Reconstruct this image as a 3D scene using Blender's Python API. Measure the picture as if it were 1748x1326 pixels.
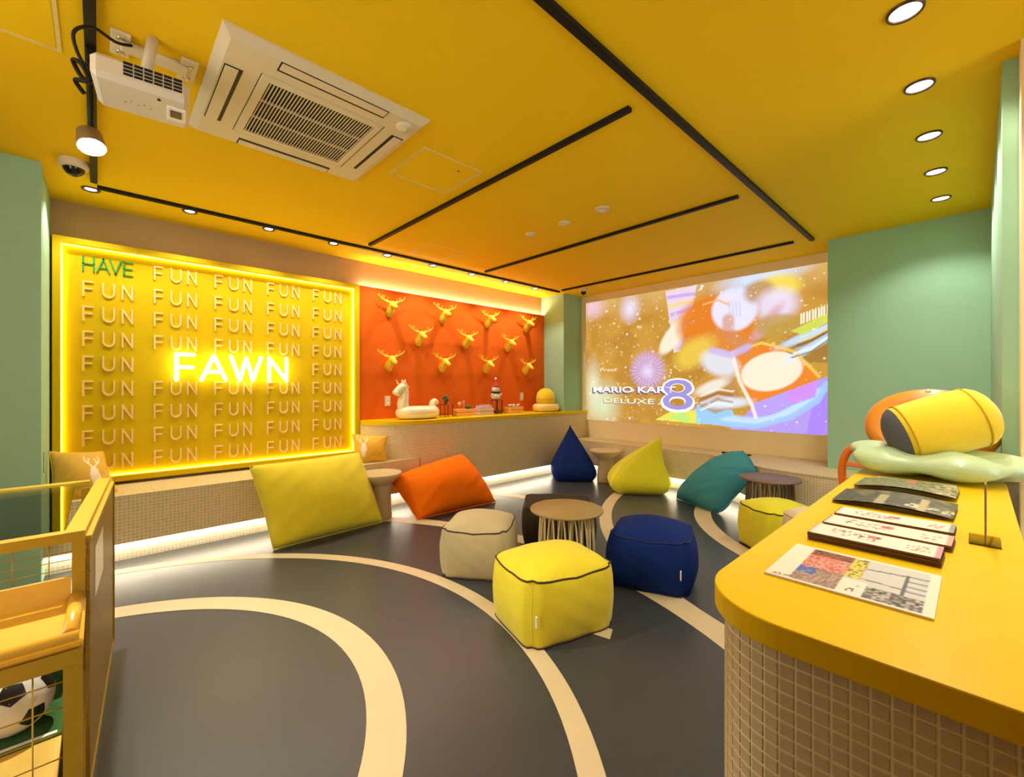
import bpy, math, random
import numpy as np
from mathutils import Vector, Matrix
random.seed(7); rng = np.random.default_rng(7)
scene = bpy.context.scene
C = scene.collection
for o in list(bpy.data.objects): bpy.data.objects.remove(o)

# ------------------------------------------------------------------ camera
F, V0, YAW, EYE = 748.0, 660.0, math.radians(46.7), 1.30
H = 2.75
SN, CS = math.sin(YAW), math.cos(YAW)
cam = bpy.data.cameras.new('camera')
cam.sensor_width = 36; cam.lens = F / 1748 * 36
cam.shift_y = -(663 - V0) / 1748
cam.clip_start = 0.02
co = bpy.data.objects.new('camera', cam); C.objects.link(co)
co.location = (0, 0, EYE); co.rotation_euler = (math.pi / 2, 0, YAW)
scene.camera = co
# ------------------------------------------------------------------ world, exposure
w = bpy.data.worlds.new('world'); scene.world = w; w.use_nodes = True
w.node_tree.nodes['Background'].inputs[0].default_value = (1.0, 0.95, 0.86, 1)
w.node_tree.nodes['Background'].inputs[1].default_value = 2.9
scene.view_settings.view_transform = 'Standard'
scene.view_settings.look = 'None'
scene.view_settings.gamma = 1
scene.view_settings.use_curve_mapping = False
scene.view_settings.exposure = 0.66
SPOT_L, SPOT_R, SPOT_T = 19.0, 21.0, 150.0
LED_BENCH, LED_COVE, LED_PANEL, NEON = 20.0, 40.0, 8.0, 4.2
WARM = (1.0, 0.95, 0.86)

# ------------------------------------------------------------------ pixel -> place helpers
def ray(u, v):
    a = (u - 874) / F; b = (V0 - v) / F
    return np.array([-SN + CS * a, CS + SN * a, b])
def onZ(u, v, h):
    r = ray(u, v); t = (h - EYE) / r[2]; return Vector((r[0] * t, r[1] * t, h))
def onX(u, v, x):
    r = ray(u, v); t = x / r[0]; return Vector((x, r[1] * t, r[2] * t + EYE))
def onY(u, v, y):
    r = ray(u, v); t = y / r[1]; return Vector((r[0] * t, y, r[2] * t + EYE))
def at(u, v, d):
    r = ray(u, v) * d; return Vector((r[0], r[1], r[2] + EYE))
def project(p):
    d = -SN * p[0] + CS * p[1]; r = CS * p[0] + SN * p[1]
    return 874 + F * r / d, V0 - F * (p[2] - EYE) / d, d

# ------------------------------------------------------------------ materials
def lin(c):
    if isinstance(c, str):
        c = tuple(int(c[i:i + 2], 16) / 255 for i in (0, 2, 4))
    return tuple((x / 12.92 if x <= 0.04045 else ((x + 0.055) / 1.055) ** 2.4) for x in c)
MATS = {}
def mat(name, col, rough=0.6, metal=0.0, noise=0.06, scale=30.0, bump=0.0, bscale=None, coat=0.0, emit=None, estr=0.0, spec=None, sheen=0.0):
    if name in MATS: return MATS[name]
    m = bpy.data.materials.new(name); m.use_nodes = True
    nt = m.node_tree; b = nt.nodes['Principled BSDF']
    col = lin(col) if isinstance(col, str) else col
    tc = nt.nodes.new('ShaderNodeTexCoord')
    nz = nt.nodes.new('ShaderNodeTexNoise'); nz.inputs['Scale'].default_value = scale; nz.inputs['Detail'].default_value = 4
    nt.links.new(tc.outputs['Object'], nz.inputs['Vector'])
    mx = nt.nodes.new('ShaderNodeMix'); mx.data_type = 'RGBA'
    mx.inputs[6].default_value = (*[max(0, x * (1 - noise)) for x in col], 1)
    mx.inputs[7].default_value = (*[min(1, x * (1 + noise)) for x in col], 1)
    nt.links.new(nz.outputs[0], mx.inputs[0]); nt.links.new(mx.outputs[2], b.inputs['Base Color'])
    b.inputs['Roughness'].default_value = rough; b.inputs['Metallic'].default_value = metal
    if spec is not None: b.inputs['Specular IOR Level'].default_value = spec
    if coat: b.inputs['Coat Weight'].default_value = coat; b.inputs['Coat Roughness'].default_value = 0.08
    if sheen: b.inputs['Sheen Weight'].default_value = sheen
    if bump:
        n2 = nt.nodes.new('ShaderNodeTexNoise'); n2.inputs['Scale'].default_value = bscale or scale; n2.inputs['Detail'].default_value = 5
        nt.links.new(tc.outputs['Object'], n2.inputs['Vector'])
        bp = nt.nodes.new('ShaderNodeBump'); bp.inputs['Strength'].default_value = bump; bp.inputs['Distance'].default_value = 0.01
        nt.links.new(n2.outputs[0], bp.inputs['Height']); nt.links.new(bp.outputs[0], b.inputs['Normal'])
    if emit is not None:
        b.inputs['Emission Color'].default_value = (*emit, 1); b.inputs['Emission Strength'].default_value = estr
    MATS[name] = m; return m
def vcol_mat(name, rough=0.7, emit=0.0, base=1.0, noise=0.05):
    if name in MATS: return MATS[name]
    m = bpy.data.materials.new(name); m.use_nodes = True
    nt = m.node_tree; b = nt.nodes['Principled BSDF']
    a = nt.nodes.new('ShaderNodeAttribute'); a.attribute_name = 'Col'
    if base > 0:
        g = nt.nodes.new('ShaderNodeMix'); g.data_type = 'RGBA'; g.inputs[0].default_value = base
        g.inputs[6].default_value = (0, 0, 0, 1); nt.links.new(a.outputs[0], g.inputs[7]); nt.links.new(g.outputs[2], b.inputs['Base Color'])
    else: b.inputs['Base Color'].default_value = (.04, .035, .03, 1)
    if emit:
        nt.links.new(a.outputs[0], b.inputs['Emission Color']); b.inputs['Emission Strength'].default_value = emit
    b.inputs['Roughness'].default_value = rough
    MATS[name] = m; return m
def glass_mat(name, tint=(.9, .95, .9), gloss=0.12):
    if name in MATS: return MATS[name]
    m = bpy.data.materials.new(name); m.use_nodes = True
    nt = m.node_tree; nt.nodes.clear()
    out = nt.nodes.new('ShaderNodeOutputMaterial'); mx = nt.nodes.new('ShaderNodeMixShader')
    t = nt.nodes.new('ShaderNodeBsdfTransparent'); t.inputs[0].default_value = (*tint, 1)
    g = nt.nodes.new('ShaderNodeBsdfGlossy'); g.inputs['Roughness'].default_value = 0.03
    fr = nt.nodes.new('ShaderNodeFresnel'); fr.inputs[0].default_value = 1.5
    ad = nt.nodes.new('ShaderNodeMath'); ad.operation = 'ADD'; ad.inputs[1].default_value = gloss; ad.use_clamp = True
    nt.links.new(fr.outputs[0], ad.inputs[0]); nt.links.new(ad.outputs[0], mx.inputs[0])
    nt.links.new(t.outputs[0], mx.inputs[1]); nt.links.new(g.outputs[0], mx.inputs[2]); nt.links.new(mx.outputs[0], out.inputs[0])
    MATS[name] = m; return m
def mosaic_mat(name, tile, grout, pitch=0.0245, joint=0.0022):
    m = bpy.data.materials.new(name); m.use_nodes = True
    nt = m.node_tree; b = nt.nodes['Principled BSDF']
    uv = nt.nodes.new('ShaderNodeUVMap'); uv.uv_map = 'UVMap'
    br = nt.nodes.new('ShaderNodeTexBrick'); br.offset = 0; br.squash = 1
    br.inputs['Scale'].default_value = 1; br.inputs['Brick Width'].default_value = pitch; br.inputs['Row Height'].default_value = pitch
    br.inputs['Mortar Size'].default_value = joint; br.inputs['Mortar Smooth'].default_value = 0.2; br.inputs['Bias'].default_value = 0
    br.inputs['Color1'].default_value = (*lin(tile), 1); br.inputs['Color2'].default_value = (*[x * .88 for x in lin(tile)], 1)
    br.inputs['Mortar'].default_value = (*lin(grout), 1)
    nt.links.new(uv.outputs[0], br.inputs['Vector']); nt.links.new(br.outputs['Color'], b.inputs['Base Color'])
    bp = nt.nodes.new('ShaderNodeBump'); bp.invert = True; bp.inputs['Strength'].default_value = 0.6; bp.inputs['Distance'].default_value = 0.002
    nt.links.new(br.outputs['Fac'], bp.inputs['Height']); nt.links.new(bp.outputs[0], b.inputs['Normal'])
    b.inputs['Roughness'].default_value = 0.55
    MATS[name] = m; return m

M_ceiling = mat('ceiling_paint', (0.90, 0.585, 0.004), 0.75, noise=.03, scale=3, bump=.05, bscale=120, spec=.2)
M_beige = mat('beige_plaster', (0.90, 0.76, 0.45), 0.8, noise=.04, scale=4, bump=.06, bscale=90)
M_taupe = mat('taupe_plaster', (0.48, 0.32, 0.14), 0.8, noise=.05, scale=5, bump=.06, bscale=90)
M_green = mat('green_paint', (0.32, 0.55, 0.37), 0.75, noise=.03, scale=5, bump=.04, bscale=100)
M_orange_wall = mat('orange_paint', (0.70, 0.118, 0.004), 0.7, noise=.05, scale=6, spec=.15, bump=.04, bscale=90)
M_yellow_panel = mat('yellow_lacquer', (0.66, 0.445, 0.003), 0.6, noise=.03, scale=4, spec=.1)
M_yellow_top = mat('yellow_solid_surface', (0.84, 0.56, 0.004), 0.30, noise=.03, scale=8, spec=.18)
M_floor = mat('grey_vinyl', (0.043, 0.047, 0.049), 0.34, noise=.12, scale=2.2, bump=.03, bscale=60, spec=.45)
M_line = mat('cream_line_vinyl', (0.60, 0.48, 0.27), 0.45, noise=.05, scale=6)
M_black = mat('black_metal', (0.010, 0.008, 0.008), 0.5, noise=.2, spec=.25)
M_bronze = mat('dark_bronze', (0.10, 0.065, 0.05), 0.35, metal=.6)
M_white_plastic = mat('cream_plastic', (0.72, 0.62, 0.42), 0.45, noise=.03)
M_white = mat('white_plastic', (0.85, 0.80, 0.70), 0.4, noise=.03)
M_led = mat('led_white', (1, 1, 1), emit=(1.0, .90, .74), estr=LED_BENCH)
M_led_cove = mat('led_cove', (1, 1, 1), emit=(1.0, .86, .62), estr=LED_COVE)
M_led_panel = mat('led_panel', (1, 1, 1), emit=(1.0, .78, .03), estr=LED_PANEL)
M_neon = mat('neon_tube', (1, 1, 1), emit=(1.0, .92, .50), estr=NEON)
M_lamp = mat('lamp_face', (1, 1, 1), emit=(1.0, .95, .85), estr=14)
M_mosaic = mosaic_mat('mosaic_beige', 'dcc79a', 'f2e4bf')
M_bench_top = mosaic_mat('mosaic_bench_top', 'd9c391', 'e6d3a2', joint=.0016)
M_toe = mosaic_mat('mosaic_toe', 'd9cdb2', 'f0e6cf')
M_grout = mat('grout', (.93, .82, .58), .8)
M_tile = mat('glazed_tile', (.60, .48, .29), .45, noise=.12, scale=60)

# ------------------------------------------------------------------ mesh builder
class MB:
    def __init__(s): s.v = []; s.f = []; s.uv = {}; s.sm = set()
    def add(s, vs, fs, uvs=None, smooth=False, M=None):
        b = len(s.v)
        if M is not None: vs = [M @ Vector(p) for p in vs]
        s.v += [tuple(p) for p in vs]
        for i, f in enumerate(fs):
            if smooth: s.sm.add(len(s.f))
            if uvs: s.uv[len(s.f)] = uvs[i]
            s.f.append(tuple(b + k for k in f))
        return s
    def box(s, x0, x1, y0, y1, z0, z1, M=None):
        vs = [(x, y, z) for z in (z0, z1) for y in (y0, y1) for x in (x0, x1)]
        fs = [(0, 2, 3, 1), (4, 5, 7, 6), (0, 1, 5, 4), (2, 6, 7, 3), (0, 4, 6, 2), (1, 3, 7, 5)]
        uv = []
        for f in fs:
            p = [vs[k] for k in f]
            rngs = [max(q[i] for q in p) - min(q[i] for q in p) for i in range(3)]
            ax = rngs.index(min(rngs)); a, b2 = [(1, 2), (0, 2), (0, 1)][ax]
            uv.append([(q[a], q[b2]) for q in p])
        return s.add(vs, fs, uv, M=M)
    def bbox(s, x0, x1, y0, y1, z0, z1, r=0.006, M=None):   # box with chamfered edges
        c = Vector(((x0 + x1) / 2, (y0 + y1) / 2, (z0 + z1) / 2)); h = Vector(((x1 - x0) / 2, (y1 - y0) / 2, (z1 - z0) / 2))
        r = min(r, min(h) * .9); vs = []; idx = {}
        for sx in (-1, 1):
            for sy in (-1, 1):
                for sz in (-1, 1):
                    for ax in range(3):
                        q = [sx * (h[0] - r), sy * (h[1] - r), sz * (h[2] - r)]; q[ax] = (sx, sy, sz)[ax] * h[ax]
                        idx[(sx, sy, sz, ax)] = len(vs); vs.append(c + Vector(q))
        fs = []
        for ax in range(3):
            a, b2 = [(1, 2), (2, 0), (0, 1)][ax]
            for sg in (-1, 1):
                q = []
                for sa, sb in ((-1, -1), (1, -1), (1, 1), (-1, 1)):
                    k = [0, 0, 0]; k[ax] = sg; k[a] = sa; k[b2] = sb; q.append(idx[(*k, ax)])
                fs.append(q if sg > 0 else q[::-1])
            for sa in (-1, 1):
                for sb in (-1, 1):
                    k0 = [0, 0, 0]; k1 = [0, 0, 0]; k0[a] = k1[a] = sa; k0[b2] = k1[b2] = sb; k0[ax] = -1; k1[ax] = 1
                    fs.append([idx[(*k0, a)], idx[(*k1, a)], idx[(*k1, b2)], idx[(*k0, b2)]])
        for sx in (-1, 1):
            for sy in (-1, 1):
                for sz in (-1, 1): fs.append([idx[(sx, sy, sz, k)] for k in range(3)])
        return s.add(vs, fs, M=M)
    def lathe(s, prof, seg=32, c=(0, 0, 0), M=None, smooth=True, cap=True, sx=1, sy=1):
        vs = []; fs = []
        for r, z in prof:
            for k in range(seg):
                a = 2 * math.pi * k / seg; vs.append((c[0] + r * sx * math.cos(a), c[1] + r * sy * math.sin(a), c[2] + z))
        n = len(prof)
        for i in range(n - 1):
            for k in range(seg):
                k2 = (k + 1) % seg; fs.append((i * seg + k, i * seg + k2, (i + 1) * seg + k2, (i + 1) * seg + k))
        s.add(vs, fs, smooth=smooth, M=M)
        if cap:
            b = len(s.v) - len(vs)
            s.f.append(tuple(b + k for k in reversed(range(seg)))); s.f.append(tuple(b + (n - 1) * seg + k for k in range(seg)))
        return s
    def tube(s, path, rad, seg=10, closed=False, smooth=True, M=None):
        P = [Vector(p) for p in path]; n = len(P)
        R = rad if isinstance(rad, (list, tuple)) else [rad] * n
        vs = []; up = None
        for i in range(n):
            if closed: t = P[(i + 1) % n] - P[i - 1]
            else: t = P[min(i + 1, n - 1)] - P[max(i - 1, 0)]
            t.normalize()
            if up is None:
                up = Vector((0, 0, 1)) if abs(t.z) < .9 else Vector((1, 0, 0))
            a = t.cross(up)
            if a.length < 1e-5: a = t.cross(Vector((1, 0, 0)))
            a.normalize(); b = a.cross(t).normalized(); up = b
            for k in range(seg):
                an = 2 * math.pi * k / seg; vs.append(P[i] + (a * math.cos(an) + b * math.sin(an)) * R[i])
        fs = []
        for i in range(n if closed else n - 1):
            j = (i + 1) % n
            for k in range(seg):
                k2 = (k + 1) % seg; fs.append((i * seg + k, i * seg + k2, j * seg + k2, j * seg + k))
        s.add(vs, fs, smooth=smooth, M=M)
        if not closed:
            b0 = len(s.v) - len(vs)
            s.f.append(tuple(b0 + k for k in reversed(range(seg)))); s.f.append(tuple(b0 + (n - 1) * seg + k for k in range(seg)))
        return s
    def rings(s, rings, smooth=True, cap=True, M=None):
        n = len(rings[0]); vs = [p for r in rings for p in r]; fs = []
        for i in range(len(rings) - 1):
            for k in range(n):
                k2 = (k + 1) % n; fs.append((i * n + k, i * n + k2, (i + 1) * n + k2, (i + 1) * n + k))
        s.add(vs, fs, smooth=smooth, M=M)
        if cap:
            b = len(s.v) - len(vs)
            s.f.append(tuple(b + k for k in reversed(range(n)))); s.f.append(tuple(b + (len(rings) - 1) * n + k for k in range(n)))
        return s
    def ell(s, c, r, seg=20, rg=12, M=None, e=1.0):
        R = []
        for i in range(rg + 1):
            a = -math.pi / 2 + math.pi * i / rg; ca = max(math.cos(a), 1e-3)
            R.append([(c[0] + r[0] * ca * math.cos(2 * math.pi * k / seg), c[1] + r[1] * ca * math.sin(2 * math.pi * k / seg), c[2] + r[2] * math.sin(a)) for k in range(seg)])
        return s.rings(R, M=M)
    def extrude(s, pts, z0, z1, top=True, bottom=True, closed=True, smooth=False):
        n = len(pts); vs = [(x, y, z0) for x, y in pts] + [(x, y, z1) for x, y in pts]; fs = []; uv = []; L = 0
        for i in range(n if closed else n - 1):
            j = (i + 1) % n; d = math.dist(pts[i], pts[j])
            fs.append((i, j, n + j, n + i)); uv.append([(L, z0), (L + d, z0), (L + d, z1), (L, z1)]); L += d
        if top: fs.append(tuple(range(n, 2 * n))); uv.append([tuple(p) for p in pts])
        if bottom: fs.append(tuple(reversed(range(n)))); uv.append([tuple(p) for p in reversed(pts)])
        return s.add(vs, fs, uv, smooth=smooth)
    def mesh(s, name):
        me = bpy.data.meshes.new(name); me.from_pydata(s.v, [], s.f)
        if s.uv:
            l = me.uv_layers.new(name='UVMap')
            for i, p in enumerate(me.polygons):
                if i in s.uv:
                    for k, li in enumerate(p.loop_indices): l.data[li].uv = s.uv[i][k]
        if s.sm: me.polygons.foreach_set('use_smooth', [i in s.sm for i in range(len(me.polygons))])
        me.update(); return me
    def build(s, name, m, parent=None, kind=None):
        o = bpy.data.objects.new(name, s.mesh(name)); C.objects.link(o)
        if m: o.data.materials.append(m)
        if parent: o.parent = parent
        if kind: o['kind'] = kind
        return o
def tag(o, label=None, cat=None, group=None, kind=None):
    for k, v in (('label', label), ('category', cat), ('group', group), ('kind', kind)):
        if v: o[k] = v
    return o
def thing(name, label, cat, loc=(0, 0, 0), rz=0, group=None):
    o = bpy.data.objects.new(name, None); C.objects.link(o); o.empty_display_size = .1
    o.location = loc; o.rotation_euler = (0, 0, rz)
    return tag(o, label, cat, group)
def link_copy(o, parent=None):
    c = o.copy(); C.objects.link(c)
    if parent: c.parent = parent
    for ch in [x for x in o.children]: link_copy(ch, c)
    return c
def weld(o, d=1e-5):
    import bmesh
    bm = bmesh.new(); bm.from_mesh(o.data); bmesh.ops.remove_doubles(bm, verts=bm.verts, dist=d)
    bmesh.ops.recalc_face_normals(bm, faces=bm.faces); bm.to_mesh(o.data); bm.free(); return o
def colour_mesh(o, cols):
    a = o.data.color_attributes.new('Col', 'FLOAT_COLOR', 'POINT')
    c = np.ones((len(o.data.vertices), 4), dtype=np.float32); c[:, :3] = np.array(cols, dtype=np.float32)[:, :3]
    a.data.foreach_set('color', c.ravel())
def arc(cx, cy, r, a0, a1, n=16):
    return [(cx + r * math.cos(math.radians(a0 + (a1 - a0) * i / n)), cy + r * math.sin(math.radians(a0 + (a1 - a0) * i / n))) for i in range(n + 1)]
def smooth_curve(pts, n=10):
    P = [Vector(p) for p in pts]; out = []
    for i in range(len(P) - 1):
        p0 = P[max(i - 1, 0)]; p1 = P[i]; p2 = P[i + 1]; p3 = P[min(i + 2, len(P) - 1)]
        for k in range(n):
            t = k / n
            out.append(.5 * ((2 * p1) + (p2 - p0) * t + (2 * p0 - 5 * p1 + 4 * p2 - p3) * t * t + (3 * p1 - p0 - 3 * p2 + p3) * t ** 3))
    out.append(P[-1]); return [tuple(p) for p in out]
def spot(name, loc, energy, parent, size=120, blend=1.0, col=WARM, rot=(0, 0, 0), r=.03):
    l = bpy.data.lights.new(name, 'SPOT'); l.energy = energy; l.spot_size = math.radians(size); l.spot_blend = blend; l.color = col; l.shadow_soft_size = r
    o = bpy.data.objects.new(name, l); C.objects.link(o); o.location = loc; o.rotation_euler = rot
    if parent: o.parent = parent
    return o

# ================================================================== SETTING
XW, YB = -4.88, 5.70            # left wall, back wall
XF = -4.29                      # front of left bench and back counter
floor = MB().box(XW - .2, 2.6, -2.6, YB + .2, -.08, 0).build('floor', M_floor); tag(floor, 'dark grey vinyl floor with cream curved court lines', 'floor', kind='structure')
def ring_line(cx, cy, r0, r1, a0, a1, z, n=90):
    a = arc(cx, cy, r0, a0, a1, n); b = arc(cx, cy, r1, a0, a1, n); m = MB()
    vs = [(x, y, z) for x, y in a] + [(x, y, z) for x, y in b]; k = len(a)
    m.add(vs, [(i + 1, i, k + i, k + i + 1) for i in range(k - 1)])
    return m.build('court_line', M_line, floor)
ring_line(-2.16, -.36, 1.237, 1.385, -60, 200, .0012)
ring_line(-2.185, -.31, 1.945, 2.09 - .05, -40, 172, .0013)
ring_line(-2.2, -.30, 2.88, 3.03, 38, 132, .0014)
ring_line(-2.2, -.30, 4.13, 4.27, 100, 121, .0015)
ring_line(.29, 5.63, 3.38, 3.50, 180, 262, .0017)
ring_line(-.14, 5.30, 1.88, 2.04, 172, 262, .0018)
MB().add([(*onZ(u, v, .002)[:2], .002) for u, v in ((1000, 1060), (1046, 1074), (1041, 1091), (990, 1075))], [(0, 1, 2, 3)]).build('court_line', M_line, floor)

ceil = MB().box(XW - .2, 2.6, -2.6, YB + .2, H, H + .1).build('ceiling', M_ceiling); tag(ceil, 'flat matt yellow painted ceiling', 'ceiling', kind='structure')
wl = MB().box(XW - .12, XW, -.28, YB + .1, 0, H).build('wall_left', M_taupe); tag(wl, 'taupe wall above the lettered panel and orange panel', 'wall', kind='structure')
wb = MB().box(XW - .1, .3, YB, YB + .12, 0, H).build('wall_back', M_beige); tag(wb, 'cream back wall carrying the projected picture', 'wall', kind='structure')
pl = MB().box(XW - .1, -4.14, -2.6, -.272, 0, H).build('wall_front', M_green); tag(pl, 'dull green wall at the left edge beside the lettered panel', 'wall', kind='structure')
MB().box(-4.32, -4.30, -.2719, -.270, .72, .86).build('slot', M_bronze, pl)
cl = MB().box(XW - .02, -4.405, 5.255, YB + .02, 0, H).build('wall_column', M_green); tag(cl, 'green corner column between orange panel and projected picture', 'column', kind='structure')
gp = MB().box(-1.015, .3, 5.255, YB + .02, 0, H).build('wall_pier', M_green); tag(gp, 'wide green pier to the right of the projected picture', 'wall', kind='structure')
wr = MB().box(.077, .40, 2.935, 5.3, .88, H).build('wall_right', M_green); tag(wr, 'pale green wall end at the right behind the yellow counter', 'wall', kind='structure')
MB().box(.083, .40, 2.94, 5.3, 0, .879).build('plinth', mat('grey_plinth', (.36, .32, .26), .7), wr)
wd = MB().box(.1265, 2.6, 2.80, 2.93, 0, H).build('wall_door_jamb', M_beige); tag(wd, 'beige jamb at the far right edge of the picture', 'wall', kind='structure')

wx = MB().box(-.9, 2.6, -1.62, -1.5, 0, H).box(-4.14, -2.5, -1.62, -1.5, 0, H).box(-.98, -.9, -1.5, -.16, 0, H).build('wall_rear_blocker', M_taupe); tag(wx, 'added unseen taupe light-blocking walls behind the camera', 'wall', kind='structure')  # unseen walls and partition added to keep world light off the counter front
wy = MB().box(2.5, 2.6, -1.5, 1.4, 0, H).build('wall_side_blocker', M_taupe); tag(wy, 'added unseen taupe light-blocking wall beyond the right edge of the picture', 'wall', kind='structure')  # unseen wall added, stopped short so world light enters behind the counter

# ---------------------------------------------------------------- downlights
def downlight(label, x, y, energy, r=.058, size=128, lr=.80):
    t = thing('downlight', label, 'light', (x, y, H))
    m = MB(); m.lathe([(r, 0), (r, -.008), (r * .93, -.012), (r * .82, -.008), (r * .80, -.0015)], 32, cap=False); m.build('trim_ring', M_bronze, t)
    m = MB(); m.lathe([(r * lr, -.0025), (r * lr * .8, -.0055), (.001, -.0065)], 28, cap=False); m.build('lamp', M_lamp, t)
    if lr < .8: MB().lathe([(r * .81, -.0012), (.001, -.0012)], 24, cap=False).build('reflector', M_bronze, t)
    s = spot('downlight_lamp', (0, 0, -.02), energy, t, size, .55)
    return t
ordn = ['nearest the green wall', 'second', 'third', 'fourth', 'fifth', 'sixth', 'seventh', 'eighth', 'nearest the green column']
for k in range(9):
    lab = f'small recessed downlight, {ordn[k]} in the left row' if k in (0, 8) else f'small recessed downlight, {ordn[k]} from the green wall in the left row'
    downlight(lab, -4.455, -.044 + .5885 * k, SPOT_L, .052, 118, .62)['group'] = 'downlights over the panels'
ordr = ['largest, at the top edge of the picture', 'second from the top edge', 'third from the top edge', 'fourth from the top edge', 'smallest, farthest']
for k in range(5):
    downlight(f'round recessed downlight of the right row, {ordr[k]}', -.19, 2.263 + .611 * k, SPOT_R)['group'] = 'downlights over the counter'
for k in (1, 2):
    downlight('recessed downlight just outside the picture over the counter, ' + ('first' if k == 1 else 'second') + ' beyond the top edge', -.19, 2.263 - .611 * k, SPOT_R)['group'] = 'downlights over the counter'

# ---------------------------------------------------------------- ceiling tracks
def track(label, x0, x1, y0, y1, hh=.022):
    t = thing('ceiling_track', label, 'track', ((x0 + x1) / 2, (y0 + y1) / 2, H))
    dx, dy = (x1 - x0) / 2, (y1 - y0) / 2
    MB().box(-dx, dx, -dy, dy, -hh, 0).build('rail', M_black, t)
    wdt = .010
    if dx > dy: MB().box(-dx, dx, -wdt, wdt, -hh - .0012, -hh).build('slot', M_black, t)
    else: MB().box(-wdt, wdt, -dy, dy, -hh - .0012, -hh).build('slot', M_black, t)
    return t
track('long black ceiling track along the left downlight row', -4.371, -4.335, -.01, 5.09)
track('long black ceiling track running towards the projected picture', -1.126, -1.088, -1.5, 5.09)
track('black cross track on the ceiling nearest the air conditioner', -4.225, -1.232, 1.983, 2.018)
track('middle black cross track beyond the smoke detectors', -4.222, -1.241, 3.506, 3.54)
track('black cross track closest to the projected picture', -4.246, -1.254, 5.018, 5.05)
track('black ceiling track passing behind the projector', -4.25, -1.7, -.045, -.008)

# ================================================================== LEFT WALL PANELS
def stroke_letters():
    U = [(0, 1)] + [(0, .42)] + [(.5 + .5 * math.cos(math.radians(a)), .36 + .36 * math.sin(math.radians(a))) for a in range(180, 361, 20)] + [(1, .42), (1, 1)]
    return {'F': [[(0, 0), (0, 1)], [(0, 1), (1, 1)], [(0, .5), (.92, .5)]], 'U': [U], 'N': [[(0, 0), (0, 1)], [(0, 1), (1, 0)], [(1, 0), (1, 1)]],
            'H': [[(0, 0), (0, 1)], [(1, 0), (1, 1)], [(0, .5), (1, .5)]], 'A': [[(0, 0), (.5, 1)], [(.5, 1), (1, 0)], [(.3, .33), (.72, .33)]],
            'V': [[(0, 1), (.5, 0)], [(.5, 0), (1, 1)]], 'E': [[(0, 0), (0, 1)], [(0, 1), (1, 1)], [(0, .5), (.92, .5)], [(0, 0), (1, 0)]],
            'W': [[(0, 1), (.28, 0)], [(.28, 0), (.5, .95)], [(.5, .95), (.72, 0)], [(.72, 0), (1, 1)]]}
SL = stroke_letters()
def bar_letter(ch, wd, ht, st=.0145, th=.012):
    m = MB()     # local: y to the right, z up, x out of the wall
    for line in SL[ch]:
        for (a, b), (c, d) in zip(line[:-1], line[1:]):
            p = Vector((0, a * wd, b * ht)); q = Vector((0, c * wd, d * ht)); t = (q - p); L = t.length; t.normalize(); n = Vector((1, 0, 0)).cross(t)
            e = t * st * .48; p -= e; q += e; n *= st / 2
            vs = []
            for xo in (0, th):
                k = 1 if xo == 0 else .75
                vs += [p - n * k + Vector((xo, 0, 0)), q - n * k + Vector((xo, 0, 0)), q + n * k + Vector((xo, 0, 0)), p + n * k + Vector((xo, 0, 0))]
            m.add(vs, [(0, 3, 2, 1), (4, 5, 6, 7), (0, 1, 5, 4), (1, 2, 6, 5), (2, 3, 7, 6), (3, 0, 4, 7)])
    return m
XP, XI = -4.785, -4.862
fp = thing('lettered_light_panel', 'large glowing yellow wall panel covered in raised lettering', 'sign', (XI, 0.95, .5))
def rel(o, parent):
    o.parent = parent; o.matrix_parent_inverse = Matrix.Translation(parent.location).inverted() if not parent.rotation_euler.z else parent.matrix_world.inverted(); return o
yl, yr, zb, zt, fw = -.258, 2.142, .53, 2.452, .043
rel(MB().box(XW + .001, XI, yl + fw, yr - fw, zb + fw, zt - fw).build('back_board', M_yellow_panel), fp)
m = MB(); m.box(XW + .001, XP, yl, yl + fw, zb, zt); m.box(XW + .001, XP, yr - fw, yr, zb, zt); m.box(XW + .001, XP, yl + fw, yr - fw, zb, zb + fw); m.box(XW + .001, XP, yl + fw, yr - fw, zt - fw, zt)
rel(m.build('frame', M_yellow_panel), fp)
d = .010
for (a, b, c2, e) in ((yl + fw, yl + fw + d, zb + fw, zt - fw), (yr - fw - d, yr - fw, zb + fw, zt - fw), (yl + fw + d, yr - fw - d, zb + fw, zb + fw + d), (yl + fw + d, yr - fw - d, zt - fw - d, zt - fw)):
    rel(MB().box(XI + .004, XI + .016, a, b, c2, e).build('led_strip', M_led_panel), fp)
M_letter = mat('cream_letter', (.88, .62, .24), .5)
M_letter_g = mat('green_letter', (.03, .30, .04), .5)
LM = {c: bar_letter(c, wv, .108).mesh('letter_' + c.lower()) for c, wv in (('F', .050), ('U', .066), ('N', .060))}
for c in LM: LM[c].materials.append(M_letter)
def letter(ch, me, y, z):
    o = bpy.data.objects.new('letter', me); C.objects.link(o); o.location = (XI + .0005, y, z); rel(o, fp); return o
for k in range(9):
    for j in range(5):
        y0 = -.098 + .4385 * j; zz = 2.333 - .1985 * k - .108
        if k == 0 and j == 0: continue
        if k == 4 and j in (1, 2, 3): continue
        for ch, off in (('F', .008), ('U', .122), ('N', .240)): letter(ch, LM[ch], y0 + off, zz)
for ch, yo, wv in (('H', -.092, .062), ('A', -.010, .070), ('V', .066, .064), ('E', .150, .052)):
    me = bar_letter(ch, wv, .108, .012).mesh('letter'); me.materials.append(M_letter_g); letter(ch, me, yo, 2.333 - .108)
ns = thing('neon_sign', 'bright white neon word FAWN glowing on the yellow panel', 'sign', (XI, .95, 1.34))
fy = dict(F=(.492, .615), A=(.672, .86), W=(.90, 1.15), N=(1.222, 1.380))
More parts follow.
